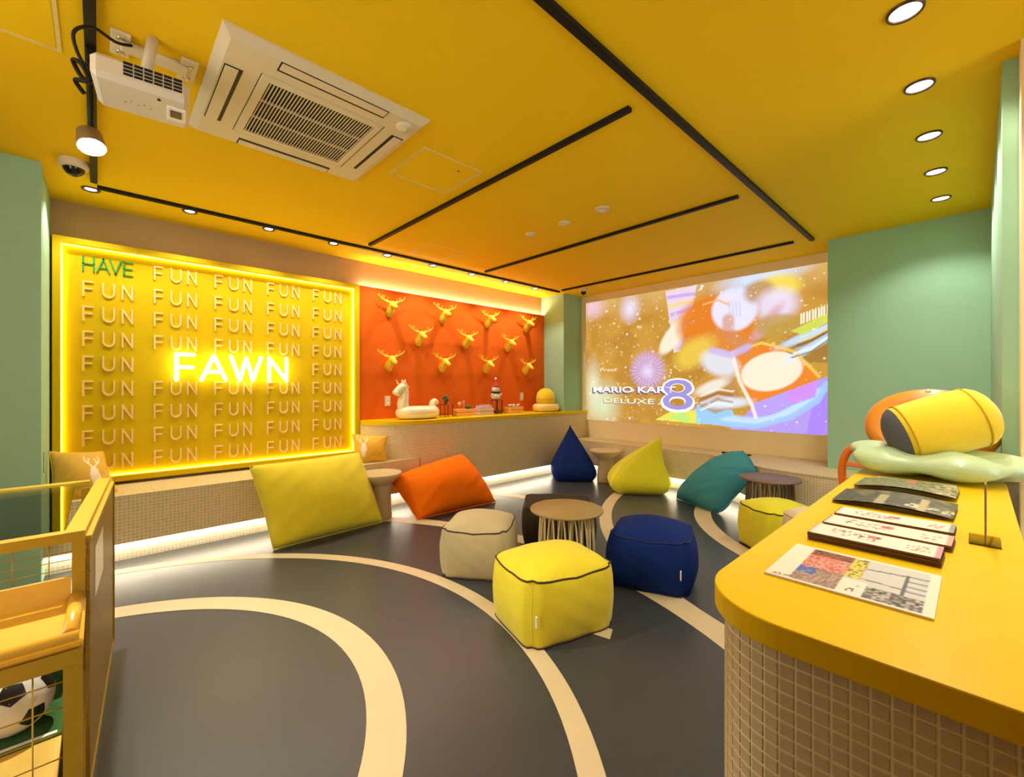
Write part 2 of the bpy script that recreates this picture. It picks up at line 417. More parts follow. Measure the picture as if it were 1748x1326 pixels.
for ch, (a, b) in fy.items():
    m = MB()
    for line in SL[ch]:
        P = [(XP - .01, a + (b - a) * q[0], 1.362 + .222 * q[1]) for q in line]
        r = .0165
        m.tube(P, r, 10); 
        for q in (P[0], P[-1]): m.ell(q, (r, r, r), 10, 6)
    rel(m.build('letter', M_neon), ns)
m = MB()
for yy in (.5, .75, 1.0, 1.3):
    m.box(XI, XP - .02, yy, yy + .006, 1.47, 1.476)
rel(m.build('standoff', M_white_plastic), ns)

XO = -4.815
op = thing('orange_wall_panel', 'orange wall panel hung with yellow deer heads', 'panel', (XO, 3.7, .92))
rel(MB().box(XW + .05, XO, 2.146, 5.252, .90, 2.455).build('panel', M_orange_wall), op)
rel(MB().box(XW + .010, XW + .035, 2.18, 5.22, 2.425, 2.440).build('led_strip', M_led_cove), op)
rel(MB().box(XW + .001, XW + .0499, 2.146, 5.252, 2.38, 2.42).build('cove_ledge', M_orange_wall), op)

def plate(label, y, z):
    t = thing('wall_socket', label, 'socket', (XO, y, z))
    MB().bbox(0, .008, -.036, .036, -.06, .06, .003).build('cover', M_white_plastic, t)
    for s in (-.02, .02): MB().bbox(.008, .011, -.014, .014, s - .012, s + .012, .002).build('outlet', M_white, t)
plate('cream wall socket on the orange panel beside the unicorn float', 2.50, 1.13)
plate('cream wall socket on the orange panel beside the yellow float', 4.74, 1.15)

# ---------------------------------------------------------------- deer heads
M_deer = mat('deer_yellow', (.86, .60, .03), .5, noise=.05)
def deer_meshes():
    h = MB()
    def ring(c, ax, r1, r2, n=14):
        ax = Vector(ax).normalized(); a = ax.cross(Vector((0, 1, 0))).normalized() if abs(ax.y) < .9 else Vector((1, 0, 0)); b = Vector((0, 1, 0))
        return [Vector(c) + a * r1 * math.cos(2 * math.pi * k / n) + b * r2 * math.sin(2 * math.pi * k / n) for k in range(n)]
    # neck (from the wall, rising), skull, muzzle
    h.rings([ring((.0, 0, -.115), (1, 0, .6), .012, .012), ring((.002, 0, -.085), (1, 0, .5), .056, .050), ring((.035, 0, -.045), (1, 0, .9), .052, .043), ring((.066, 0, -.012), (1, 0, .7), .045, .037),
             ring((.092, 0, .010), (1, 0, .0), .045, .037), ring((.122, 0, .000), (1, 0, -.35), .038, .032), ring((.155, 0, -.018), (1, 0, -.45), .026, .024), ring((.185, 0, -.034), (1, 0, -.45), .022, .021), ring((.198, 0, -.042), (1, 0, -.45), .010, .011)])
    e = MB(); ears = []
    for s in (-1, 1):
        m = MB(); P = [(.075, s * .032, .030), (.070, s * .065, .045), (.072, s * .088, .045)]
        m.tube(smooth_curve(P, 4), [.010, .013, .016, .017, .017, .014, .010, .006, .002], 8); ears.append(m)
    ants = []
    for s in (-1, 1):
        m = MB(); main = smooth_curve([(.080, s * .018, .036), (.074, s * .058, .052), (.070, s * .110, .064), (.078, s * .150, .088), (.085, s * .168, .122)], 5)
        m.tube(main, [.0095 - .005 * i / (len(main) - 1) for i in range(len(main))], 7)
        for i0, dv in ((5, (.03, -.002 * s, .040)), (9, (.01, -.010 * s, .050)), (12, (.0, -.022 * s, .045)), (15, (-.01, .024 * s, .026))):
            p = Vector(main[i0]); m.tube(smooth_curve([p, p + Vector(dv) * .55 + Vector((0, s * .006, 0)), p + Vector(dv)], 3), [.006, .0055, .005, .0045, .004, .003, .0015], 6)
        ants.append(m)
    return h, ears, ants
hm, em, am = deer_meshes()
deer0 = thing('deer_head', '', 'wall ornament', (XO, 0, 0), group='yellow deer heads on the orange panel')
hm.build('head', M_deer, deer0)
for q in em: q.build('ear', M_deer, deer0)
for q in am: q.build('antler', M_deer, deer0)
dp = [(670, 520), (761, 533), (838, 543), (903, 551), (720, 571), (800, 577), (872, 584), (669, 613), (760, 617), (835, 620), (902, 624)]
rows = ['top'] * 4 + ['middle'] * 3 + ['bottom'] * 4; pos = ['first from the left', 'second from the left', 'third from the left', 'rightmost', 'left', 'centre', 'right', 'first from the left', 'second from the left', 'third from the left', 'rightmost']
for i, (u, v) in enumerate(dp):
    o = deer0 if i == 0 else link_copy(deer0)
    q = onX(u, v, XO + .09); o.location = (XO + .0005, q.y, q.z - .01)
    o['label'] = f'yellow deer head ornament, {pos[i]} in the {rows[i]} row on orange panel'

# ================================================================== LEFT BENCH + BACK COUNTER
bench = thing('tiled_bench', 'long beige mosaic bench below the yellow lettered panel', 'bench', (-4.6, .9, 0))
yb0, yb1 = -.271, 2.62
front = [(XF, yb0), (XF, yb1)]
rel(MB().box(XW + .001, XF, yb0, yb1, .15, .492).build('body', M_mosaic), bench)
rel(MB().box(XW + .001, XF + .006, yb0, yb1, .492, .503).build('seat_top', M_bench_top), bench)
rel(MB().box(XW + .001, -4.40, yb0, yb1 - .1, 0, .15).build('toe_kick', M_toe), bench)
rel(MB().box(-4.385, -4.365, yb0 + .02, yb1 - .05, .135, .149).build('led_strip', M_led), bench)

cnt = thing('back_counter', 'beige mosaic counter with a yellow top under the orange panel', 'counter', (-4.5, 3.9, 0))
# plan of the counter: springs from the panel at y 2.15 and sweeps out to the bench front
sweep = smooth_curve([(XO + .03, 2.148), (-4.62, 2.19), (-4.44, 2.31), (-4.335, 2.50), (XF - .005, 2.75)], 8)
plan = [(XO + .001 - .05, 2.148)] + sweep + [(XF - .005, 5.25), (XF - .005, YB - .002), (-4.402, YB - .002), (-4.402, 5.25), (XO - .05, 5.25)]
m = MB(); m.extrude(plan, .503, .872, top=True, bottom=False); rel(m.build('body', M_mosaic), cnt)
m = MB(); m.extrude([(-4.86, 2.63), (XF - .003, 2.63), (XF - .003, YB - .003), (-4.402, YB - .003), (-4.402, 5.25), (-4.86, 5.25)], .15, .5025); rel(m.build('lower_body', M_mosaic), cnt)
rel(MB().box(-4.86, -4.40, 2.56, 5.25, 0, .15).build('toe_kick', M_toe), cnt)
rel(MB().box(-4.385, -4.365, 2.62, 5.3, .135, .149).build('led_strip', M_led), cnt)
off = [(x + .012, y - .012) for x, y in sweep]
top = [(XO + .002, 2.149)] + [(XO + .03, 2.149)] + [(p[0] + .014, max(p[1] - .010, 2.149)) for p in sweep[1:]] + [(XF + .012, 5.25), (XF + .012, YB - .003), (-4.402, YB - .003), (-4.402, 5.25), (XO + .002, 5.25)]
m = MB(); m.extrude(top, .8735, .92); rel(m.build('worktop', M_yellow_top), cnt)

# ================================================================== BACK BENCH
bb = thing('tiled_bench', 'low beige mosaic bench below the projected picture', 'bench', (-2.4, 5.4, 0))
fr = [(XF + .004, 5.26), (-2.35, 5.26)] + smooth_curve([(-2.2, 5.255), (-1.98, 5.18), (-1.78, 5.06), (-1.62, 4.92), (-1.46, 4.80), (-1.25, 4.745), (-1.0, 4.72)], 6) + [(.074, 4.70)]
pl_ = fr + [(.074, 5.254), (-1.016, 5.254), (-1.016, YB - .002), (XF + .004, YB - .002)]
m = MB(); m.extrude(pl_, .15, .488, top=False); rel(m.build('body', M_mosaic), bb)
m = MB(); m.extrude([(x, y - .006 if y < 5.255 and i < len(fr) else y) for i, (x, y) in enumerate(pl_)], .488, .5); rel(m.build('seat_top', M_bench_top), bb)
tk = [(x, y + .11) for x, y in fr]
m = MB(); m.extrude(tk + [(.07, 5.253), (-1.02, 5.253), (-1.02, YB - .003), (XF + .004, YB - .003)], 0, .15, top=False, bottom=False); rel(m.build('toe_kick', M_toe), bb)
m = MB(); A = [(x, y + .075) for x, y in fr]; B = [(x, y + .095) for x, y in fr]; k = len(A)
m.extrude(A + B[::-1], .136, .149); rel(m.build('led_strip', M_led), bb)
for nm, u, v in (('small_remote', 1240, 768), ('small_remote', 1276, 773)):
    p = onY(u, v, 5.5); 
    o = MB().bbox(-.045, .045, -.018, .018, 0, .016, .004).build('remote_control', M_black); o.location = (p.x, 5.48, .5); o.rotation_euler = (0, 0, .3 if u < 1260 else -.2)
    tag(o, 'small dark remote control lying on the back bench, ' + ('left one' if u < 1260 else 'right one by the teal bag'), 'remote', 'remotes on the back bench')

# ================================================================== PROJECTED PICTURE
px0, px1, pz0, pz1 = -4.312, -1.017, .775, 2.64
NW, NH = 420, 240
S, T = np.meshgrid(np.linspace(0, 1, NW), np.linspace(0, 1, NH))
def q(u, v):
    p = onY(u, v, YB - .003); return ((p.x - px0) / (px1 - px0), (p.z - pz0) / (pz1 - pz0))
ASP = (px1 - px0) / (pz1 - pz0)
def L(c): return np.array(lin(c))
pic = np.zeros((NH, NW, 3)); pic[:] = L('c9963c')
def noise2(fx, fy, seed):
    r = np.random.default_rng(seed); g = r.random((fy + 2, fx + 2)); x = S * fx; y = T * fy; xi = x.astype(int); yi = y.astype(int); fx_ = x - xi; fy_ = y - yi
    fx_ = fx_ * fx_ * (3 - 2 * fx_); fy_ = fy_ * fy_ * (3 - 2 * fy_)
    return (g[yi, xi] * (1 - fx_) + g[yi, xi + 1] * fx_) * (1 - fy_) + (g[yi + 1, xi] * (1 - fx_) + g[yi + 1, xi + 1] * fx_) * fy_
def blend(mask, col):
    global pic
    pic = pic * (1 - mask[..., None]) + L(col) * mask[..., None]
n = noise2(9, 6, 3) * .6 + noise2(22, 14, 4) * .4
blend(np.clip((n - .45) * 2.2, 0, .6), 'b07a28'); blend(np.clip((T - .82) * 3.2, 0, .55), 'dcb877')
def blob(u, v, rx, ry, col, soft=.5, a=1.0, rot=0):
    s, t = q(u, v); dx = (S - s) * ASP; dy = T - t; c, s2 = math.cos(rot), math.sin(rot)
    d = np.hypot((dx * c + dy * s2) / rx, (-dx * s2 + dy * c) / ry); blend(np.clip((1 - d) / soft, 0, 1) * a, col)
def poly(pts, col, a=1.0):
    P = [q(u, v) for u, v in pts]; ins = np.zeros(S.shape, bool); j = len(P) - 1
    for i in range(len(P)):
        (x1, y1), (x2, y2) = P[i], P[j]
        if y1 != y2: ins ^= ((y1 > T) != (y2 > T)) & (S < (x2 - x1) * (T - y1) / (y2 - y1) + x1)
        j = i
    blend(ins * a, col)
blob(1012, 525, .16, .13, 'eec4d8', .9, .9); blob(1075, 527, .11, .14, 'e8e2ff', .9, .9); blob(1030, 690, .20, .26, 'd9ecc4', .9, .85); blob(1012, 660, .10, .3, 'e8f6d8', .9, .7)
r2 = np.random.default_rng(11)
for i in range(420):
    s, t = r2.random(), r2.random(); rr = .004 + .010 * r2.random() ** 3
    c = ['fff0c0', 'ffe28a', 'ffffff', 'ffd9b0', 'f7e6ff'][r2.integers(5)]
    d = np.hypot((S - s) * ASP, T - t); blend(np.clip((1 - d / rr) * 1.5, 0, 1) * (.9 if s < .55 or t > .6 else .4), c)
# striped paper cone and swirl
poly([(1136, 497), (1190, 486), (1178, 540), (1160, 600), (1150, 602)], 'e9d8ee', .85)
for k in range(7): poly([(1138 + 3 * k, 505 + 15 * k), (1188 - 2 * k, 498 + 12 * k), (1187 - 2 * k, 503 + 12 * k), (1139 + 3 * k, 511 + 15 * k)], 'ffd76a' if k % 2 else 'c99af0', .8)
blob(1148, 575, .17, .07, 'f0ead0', .25, .95, .9)
# round violet firework
fs_, ft_ = q(1105, 632); ang = np.arctan2(T - ft_, (S - fs_) * ASP); rad = np.hypot((S - fs_) * ASP, T - ft_)
mk = np.clip((.165 - rad) / .06, 0, 1) * (.65 + .35 * np.cos(ang * 26)); blend(np.clip(mk, 0, 1), 'cdb2f4'); blob(1105, 634, .07, .07, 'e6dcff', .8, .8)
# lower right: violet ground, pale blue bands, yellow-green planks
poly([(1240, 738), (1290, 690), (1418, 640), (1418, 742)], 'b39cf2', .95); poly([(1376, 742), (1392, 670), (1418, 650), (1418, 742)], 'a884f4', .9)
poly([(1118, 716), (1150, 700), (1188, 700), (1196, 724)], 'e6e45c', .95); poly([(1142, 712), (1165, 702), (1180, 716), (1170, 722)], 'b9ea78', .9)
poly([(1188, 722), (1190, 690), (1250, 700), (1262, 730)], '8fd0f6', .9)
for k in range(9):
    u = 1245 + 18 * k; v = 716 + 9 * math.sin(k / 2.4) - 1.0 * k * k * .62; blob(u, v, .10, .030, 'bfe0ff', .5, .9, .25 + .05 * k)
# vehicle-like wedge in orange with a pale oval, no emblem
poly([(1250, 602), (1300, 585), (1356, 600), (1398, 642), (1395, 650), (1283, 690), (1262, 650)], 'e98428', .97)
poly([(1283, 690), (1396, 648), (1392, 678), (1290, 712)], 'b7a0f6', .95); poly([(1340, 670), (1394, 650), (1392, 674), (1350, 690)], 'd58cf0', .8)
blob(1315, 634, .185, .125, 'f3ead2', .10, .97, .25)
poly([(1196, 668), (1250, 640), (1268, 690), (1220, 706), (1190, 690)], 'b98a52', .8); blob(1215, 660, .16, .05, 'f4f0e4', .5, .8, .4); blob(1240, 688, .2, .045, 'dff0ff', .5, .8, .1)
poly([(1340, 600), (1400, 560), (1418, 575), (1418, 620), (1380, 618)], '9a7436', .75); blob(1385, 592, .22, .03, 'd6ecff', .5, .9, .55); blob(1372, 575, .2, .03, 'bfe2ff', .5, .85, .4)
# warm central shapes and pale ones (plain, no figure)
blob(1220, 556, .30, .24, 'e07c22', .25, .95, -.2); blob(1235, 592, .20, .16, 'd98a3c', .4, .8); blob(1253, 528, .155, .155, 'e6e2f8', .15, .97); blob(1185, 602, .20, .12, 'e9c84c', .5, .9, .5); blob(1228, 620, .16, .10, 'dfe4ee', .4, .9, -.4)
blob(1300, 470, .34, .10, 'cfe0ff', .7, .95, .12); blob(1325, 490, .16, .10, 'f2da50', .4, .9); blob(1296, 498, .11, .09, 'b98c62', .4, .85); blob(1325, 520, .15, .13, 'e6dcf4', .5, .9); blob(1308, 552, .18, .05, 'd9a0a8', .5, .8, .9); blob(1330, 555, .16, .08, 'bc9a48', .3, .8)
for k in range(11):
    u = 1366 + 5 * k; v = 545 - 1.7 * k; poly([(u, v + 8), (u, v - 8), (u + 1.5, v - 12), (u + 3, v - 8), (u + 3, v + 8)], 'fffbe6', .95)
poly([(1350, 565), (1418, 532), (1418, 548), (1372, 572)], 'cfe05c', .85)
def rimline(pts, wpx, col, a=.9):
    P = [q(u, v) for u, v in pts]; d = np.full(S.shape, 9.0)
    for (x1, y1), (x2, y2) in zip(P[:-1], P[1:]):
        ax_, ay = x1 * ASP, y1; bx, by = x2 * ASP, y2; L2 = (bx - ax_) ** 2 + (by - ay) ** 2 + 1e-9
        t = np.clip(((S * ASP - ax_) * (bx - ax_) + (T - ay) * (by - ay)) / L2, 0, 1); d = np.minimum(d, np.hypot(S * ASP - ax_ - t * (bx - ax_), T - ay - t * (by - ay)))
    blend(np.clip((wpx - d) / (wpx * .5), 0, 1) * a, col)
rimline([(1250, 602), (1262, 650), (1283, 690), (1290, 712)], .014, 'fff0e0', .85); rimline([(1250, 602), (1300, 585), (1356, 600), (1398, 642)], .012, 'f6d060', .8)
rimline([(1190, 700), (1230, 722), (1290, 728), (1350, 712), (1395, 684), (1412, 655)], .022, '9fc6fa', .9)
rimline([(1200, 520), (1225, 512), (1245, 520)], .010, 'f6b060', .8); rimline([(1243, 545), (1243, 565), (1258, 585), (1275, 600)], .05, 'cf8a5a', .7); rimline([(1215, 598), (1248, 606), (1276, 592)], .03, 'c9b6ea', .8)
for k in range(4): rimline([(1244 + 6 * k, 515), (1246 + 6 * k, 538)], .006, 'c8c4e8', .7)
for k in range(5): rimline([(1196, 676 + 6 * k), (1225, 664 + 6 * k), (1250, 668 + 6 * k)], .007, ['fff6e0', '8a6232', 'e0d8ff', 'a87a44', 'f0f4ff'][k], .8)
for k in range(6): rimline([(1352 + 3 * k, 610 - 7 * k), (1385, 600 - 6 * k), (1414, 580 - 5 * k)], .007, ['8a6a3a', 'e8f4ff', 'a0c8f0', '77582c', 'f4e080', 'cfe6ff'][k], .75)
for i in range(260):
    s, t = r2.random(), r2.random(); rr = .003 + .006 * r2.random() ** 2; d = np.hypot((S - s) * ASP, T - t)
    blend(np.clip((1 - d / rr) * 1.5, 0, 1) * .8, ['fff6dc', 'ffe9a0', 'ffffff', 'f4d8ff', 'c8e8ff'][r2.integers(5)])
g = MB(); me = bpy.data.meshes.new('picture')
vx = (px0 + S * (px1 - px0)).ravel(); vz = (pz0 + T * (pz1 - pz0)).ravel(); co_ = np.stack([vx, np.full_like(vx, YB - .003), vz], 1).astype(np.float32)
ii = np.arange(NW * NH).reshape(NH, NW); qd = np.stack([ii[:-1, :-1], ii[:-1, 1:], ii[1:, 1:], ii[1:, :-1]], -1).reshape(-1, 4)
me.vertices.add(NW * NH); me.vertices.foreach_set('co', co_.ravel()); me.loops.add(qd.size); me.loops.foreach_set('vertex_index', qd.ravel().astype(np.int32))
me.polygons.add(len(qd)); me.polygons.foreach_set('loop_start', (np.arange(len(qd)) * 4).astype(np.int32)); me.update(calc_edges=True); me.validate()
pw = thing('projected_picture', 'bright colourful projected picture with game title lettering on back wall', 'projection', ((px0 + px1) / 2, YB, pz0))
po = bpy.data.objects.new('image', me); C.objects.link(po); me.materials.append(vcol_mat('projected_light', .9, emit=.70, base=0)); colour_mesh(po, pic.reshape(-1, 3)); rel(po, pw)
def text_mesh(body, size, m, name='lettering', bold=0.0, ext=0.0, width=None):
    cu = bpy.data.curves.new('txt', 'FONT'); cu.body = body; cu.size = size; cu.offset = bold; cu.extrude = ext; cu.resolution_u = 3
    to = bpy.data.objects.new('txt', cu); C.objects.link(to); dg = bpy.context.evaluated_depsgraph_get()
    me = bpy.data.meshes.new_from_object(to.evaluated_get(dg)); bpy.data.objects.remove(to)
    o = bpy.data.objects.new(name, me); C.objects.link(o); me.materials.clear(); me.materials.append(m)
    xs = [v.co.x for v in me.vertices]; w0 = max(xs) - min(xs); x0 = min(xs)
    if width:
        for v in me.vertices: v.co.x = (v.co.x - x0) * width / w0
    return o
def wall_text(body, u0, u1, v, size, col, bold=0.0, es=1.0, off=0.004):
    a = onY(u0, v, YB - off); b = onY(u1, v, YB - off)
    o = text_mesh(body, size, mat('light_' + col, [x * .1 for x in lin(col)], emit=lin(col), estr=es * .72), bold=bold, width=b.x - a.x)
    o.location = (a.x, YB - off, a.z); o.rotation_euler = (math.pi / 2, 0, 0); rel(o, pw); return o
wall_text('MARIO KART', 1011, 1152, 671, .125, '6f5a86', .006, .9, .0040); wall_text('MARIO KART', 1013, 1153, 669, .12, 'fffaf0', .003, 1, .0046)
wall_text('DELUXE', 1030, 1118, 688, .105, '8a7ab0', .004, .9, .0040); wall_text('DELUXE', 1031, 1117, 687, .10, 'f3e9a0', .0015, 1, .0046)
wall_text('8', 1127, 1187, 701, .64, 'fff4ee', .012, 1, .0040); wall_text('8', 1131, 1183, 698, .59, 'a098de', .0, .9, .0046)
wall_text('Press', 1025, 1052, 634, .075, 'f7eacb', .0, 1, .0046)

# ================================================================== NEAR COUNTER (right)
CX, CY, CR = -.386, .828, .165
CYE = 3.25
def cplan(i, x1, yend, n=20):        # i = inset
    r = CR - i
    return [(x1, CY + i)] + [(CX + CR, CY + i)] + arc(CX + CR, CY + CR, r, 270, 180, n)[1:] + [(CX + i, yend)]
sc = thing('service_counter', 'near counter with a thick rounded yellow top and beige tiles', 'counter', (-.15, 1.5, 0))
front_top = [(.083, 1.0)]
tp = cplan(0, .62, CYE); tp = tp + [(.074, CYE), (.074, 2.80), (.083, 2.70), (.083, 1.30), (.12, 1.15), (.62, 1.10)]
m = MB(); m.extrude(tp, .855, .90); wt = m.build('worktop', M_yellow_top); rel(wt, sc)
mod = wt.modifiers.new('b', 'BEVEL'); mod.width = .003; mod.segments = 2; mod.limit_method = 'ANGLE'
bp_ = cplan(.020, .60, CYE - .02); bp_ = bp_ + [(.06, CYE - .02), (.06, 1.30), (.10, 1.13), (.60, 1.08)]
m = MB(); m.extrude(bp_, 0, .8545); body = m.build('body', M_grout); rel(body, sc)
path = cplan(.020, .60, CYE - .02, 40)
PT, TS = .0245, .0208
# walk the path, tile by tile
def walk(path, pitch):
    out = []; acc = pitch / 2
    for a, b in zip(path[:-1], path[1:]):
        Ls = math.dist(a, b); t = acc
        dx, dy = (b[0] - a[0]) / Ls, (b[1] - a[1]) / Ls
        while t < Ls: out.append((a[0] + dx * t, a[1] + dy * t, dx, dy)); t += pitch
        acc = t - Ls
    return out
cols = walk(path, PT)
nr = int(.853 / PT)
tiles = []
for (x, y, dx, dy) in cols:
    nx, ny = -dy, dx
    if nx * 1 > 0 or True: nx, ny = (dy, -dx)
    # outward = away from the counter middle
    if (x + .15) * nx + (y - 1.6) * ny < 0: nx, ny = -nx, -ny
    for rI in range(nr):
        zc = .8535 - PT * (rI + .5) - .001
        u, v, d_ = project((x, y, zc)) if (-SN * x + CS * y) > .05 else (9e9, 9e9, 9)
        vis = (-x * nx - y * ny) > 0 and -20 < u < 1768 and v < 1346
        size = F / d_ * PT if vis else 0
        size *= max(0, (-x * nx - y * ny) / math.hypot(x, y)) ** .5
        tiles.append((size, x, y, zc, nx, ny))
tiles.sort(key=lambda t: -t[0])
tb = MB(); tb.bbox(-TS / 2, TS / 2, -.001, .0016, -TS / 2, TS / 2, .0008); tme = tb.mesh('tile'); tme.materials.append(M_tile)
rest = MB()
for i, (sz, x, y, zc, nx, ny) in enumerate(tiles):
    a = math.atan2(-nx, ny)            # local +y -> outward normal
    if i < 300 and sz > 0:
        o = bpy.data.objects.new('tile', tme); C.objects.link(o); o.location = (x, y, zc)
        o.rotation_euler = (random.uniform(-.01, .01), 0, a + random.uniform(-.01, .01)); rel(o, sc); o.parent = body
        o.matrix_parent_inverse = Matrix.Translation(sc.location).inverted() @ Matrix.Translation((0, 0, 0)) if False else Matrix.Identity(4)
    else:
        rest.box(-TS / 2, TS / 2, -.001, .0016, -TS / 2, TS / 2, M=Matrix.Translation((x, y, zc)) @ Matrix.Rotation(a, 4, 'Z'))
o = rest.build('tile_field', M_tile, body, 'stuff')

# ---------------------------------------------------------------- things on the near counter
ZC = .9005
M_print = vcol_mat('printed_paper', .45)
def printed(name, w_, h_, th, paint, nx=60, ny=50, curl=None):
    m = MB(); vs = []; cols = []
    for j in range(ny + 1):
        for i in range(nx + 1):
            s, t = i / nx, j / ny; vs.append((s * w_, t * h_, th + (curl(s, t) if curl else 0))); cols.append(lin(paint(s, t)) if isinstance(paint(s, t), str) else paint(s, t))
    k = nx + 1
    fs = [(j * k + i, j * k + i + 1, (j + 1) * k + i + 1, (j + 1) * k + i) for j in range(ny) for i in range(nx)]
    m.add(vs, fs); return m, cols
def leaflet(label, p, w_, h_, th, rz, paint, edge='6b4a2a', curl=None, layers=1, nx=60, ny=40):
    t = thing('leaflet', label, 'leaflet', (p[0], p[1], ZC), rz, 'leaflets laid out on the yellow counter')
    lay = MB()
    for k in range(layers):
        dz = th / layers; jx, jy = (random.uniform(-.003, .003), random.uniform(-.002, .002)) if layers > 1 else (0, 0)
        if curl is None: lay.box(jx, w_ + jx, jy, h_ + jy, k * dz, (k + .86) * dz)
    if curl is None:
        lay.build('pages', mat('paper_edge_' + edge, lin(edge), .8), t)
    m, cols = printed('cover', w_, h_, th, paint, nx, ny, curl); o = m.build('cover', M_print, t); colour_mesh(o, cols)
    if curl is not None:
        m2 = MB(); vs = [(x, y, max(z - .004 - .002, 0.0002)) for x, y, z in m.v]; m2.add(vs, [tuple(reversed(f)) for f in m.f]); m2.build('pages', mat('paper_edge_' + edge, lin(edge), .8), t)
    return t
def hsh(a, b, k=0):
    x = math.sin(a * 127.1 + b * 311.7 + k * 74.7) * 43758.5453; return x - math.floor(x)
def poster(s, t):
    if s < .035 or s > .94 or t < .04 or t > .95: return 'f2e6cf'
    if s < .16: return 'f2e6cf' if not (t < .1 and s > .04 and hsh(int(s * 90), int(t * 60)) > .5) else '7a6a5a'
    if s < .46:
        if t > .78: return 'a8522a' if hsh(int(s * 60), int(t * 50)) > .5 else '4a3020'
        if t > .42: return 'c8584a' if hsh(int(s * 75), int(t * 50 + s * 20)) > .5 else 'e2a08c'
        if t > .22 and s < .28: return '4a62a8' if hsh(int(s * 30), int(t * 24)) > .3 else '8a8aa8'
        return '8a6a5a' if hsh(int(s * 88), int(t * 60 - s * 30)) > .5 else 'b89a88'
    if s < .56 and t > .40: return 'd8cc3a' if hsh(int(s * 60), int(t * 40)) > .3 else '7a6a3a'
    if t < .36 and s < .62: return 'efe6d2' if hsh(int(s * 60), int(t * 30)) < .8 or t > .25 or t < .08 else '4a4440'
    if t < .30: return ['3c3834', '6a6258', '9a9284', 'b8b0a0'][int(hsh(int(s * 46), int(t * 32)) * 4)]
    if .80 < s < .825 and t < .8: return '50545c'
    if s > .83 and int(t * 24) % 3 == 0 and t < .85: return '8f9298'
    if abs(t - .72 - .2 * (s - .6)) < .015 or abs(t - .5 + .1 * s) < .012: return '6a6e74'
    return 'cfcdc6'
leaflet('square printed flyer with photo collage, nearest on the counter', (-.312, 1.035), .262, .247, .004, 0.0, poster, 'e6d8bc', nx=90, ny=70)
def pamphlet(seed, accent):
    def f(s, t):
        if s > .965: return accent
        if s < .02: return 'd8c8c8'
        if .15 < s < .55 and .25 < t < .8 and hsh(int(s * 70), int(t * 14), seed) > .72: return ['c85a5a', '5a6a4a', '4a3a3a', 'd88a8a'][int(hsh(int(s * 70), int(t * 14), seed + 1) * 4)]
        if .45 < s < .56 and .5 < t < .75: return 'd46a6a'
        if .75 < s < .93 and .2 < t < .7 and hsh(int(s * 60), int(t * 10), seed) > .75: return 'c88a80'
        return 'f0e6d2'
    return f
leaflet('thickest stack of white and pink pamphlets, next to the flyer', (-.303, 1.352), .248, .105, .021, -.02, pamphlet(1, 'd890a0'), '6b4a2a', layers=6)
leaflet('second stack of white and pink pamphlets from the flyer', (-.300, 1.500), .258, .105, .016, -.03, pamphlet(2, 'e0a0a0'), '7a5632', layers=5)
leaflet('third stack of white pamphlets, beside the dark photo booklet', (-.300, 1.650), .258, .105, .012, -.02, pamphlet(3, '9a98a0'), '7a5632', layers=4)
def photo(seed):
    def f(s, t):
        a = hsh(int(s * 12 + t * 3), int(t * 5 - s * 2), seed); b = hsh(int(s * 46), int(t * 22), seed + 5)
        if .72 < s < .80 and t < .8: return 'b0a078'
        if .38 < s < .46 and t < .7: return 'a89c70'
        if s > .62 and .1 < t < .4 and b > .6: return 'd0c8b0'
        if a > .8: return '6a6a48'
        return ['2c3024', '3a4030', '4c4c38', '5c5a40'][int(b * 4)]
    return f
leaflet('dark photo booklet with lifting pages between pamphlets and green booklet', (-.345, 1.84), .297, .21, .010, -.03, photo(3), '8a6a40', curl=lambda s, t: .016 * (math.sin(math.pi * s) ** 1.0) * .8 + .006 * t)
def photo2(s, t):
    b = hsh(int(s * 40), int(t * 20), 9)
    if .5 < s < .6 and t > .6: return 'b86a50'
    if s > .75: return ['8a8a60', 'c0b890', '4a4a30'][int(b * 3)]
    return ['6a7048', '7c8258', '8e9068', '5a5a3c'][int(b * 4)]
leaflet('green-grey photo booklet nearest the pale green cushion', (-.335, 2.16), .285, .21, .010, -.03, photo2, '8a6a40', curl=lambda s, t: .014 * math.sin(math.pi * s) + .004)
leaflet('pale printed sheet under the green-grey booklet', (-.30, 2.36), .245, .16, .003, 0, lambda s, t: 'd8d2a8' if hsh(int(s * 30), int(t * 16), 4) > .25 else 'b8b890', 'd8cfa8')

# acrylic sign stand, seen edge-on
t = thing('sign_stand', 'small clear acrylic sign stand standing edge-on on the counter', 'sign stand', (.015, 1.665, ZC))
MB().bbox(-.030, .028, -.055, .055, 0, .004, .001).build('base', glass_mat('acrylic', (.80, .66, .36), .05), t)
MB().bbox(-.002, .002, -.052, .052, .004, .155, .001).build('upright', mat('acrylic_edge', (.30, .15, .03), .2), t)

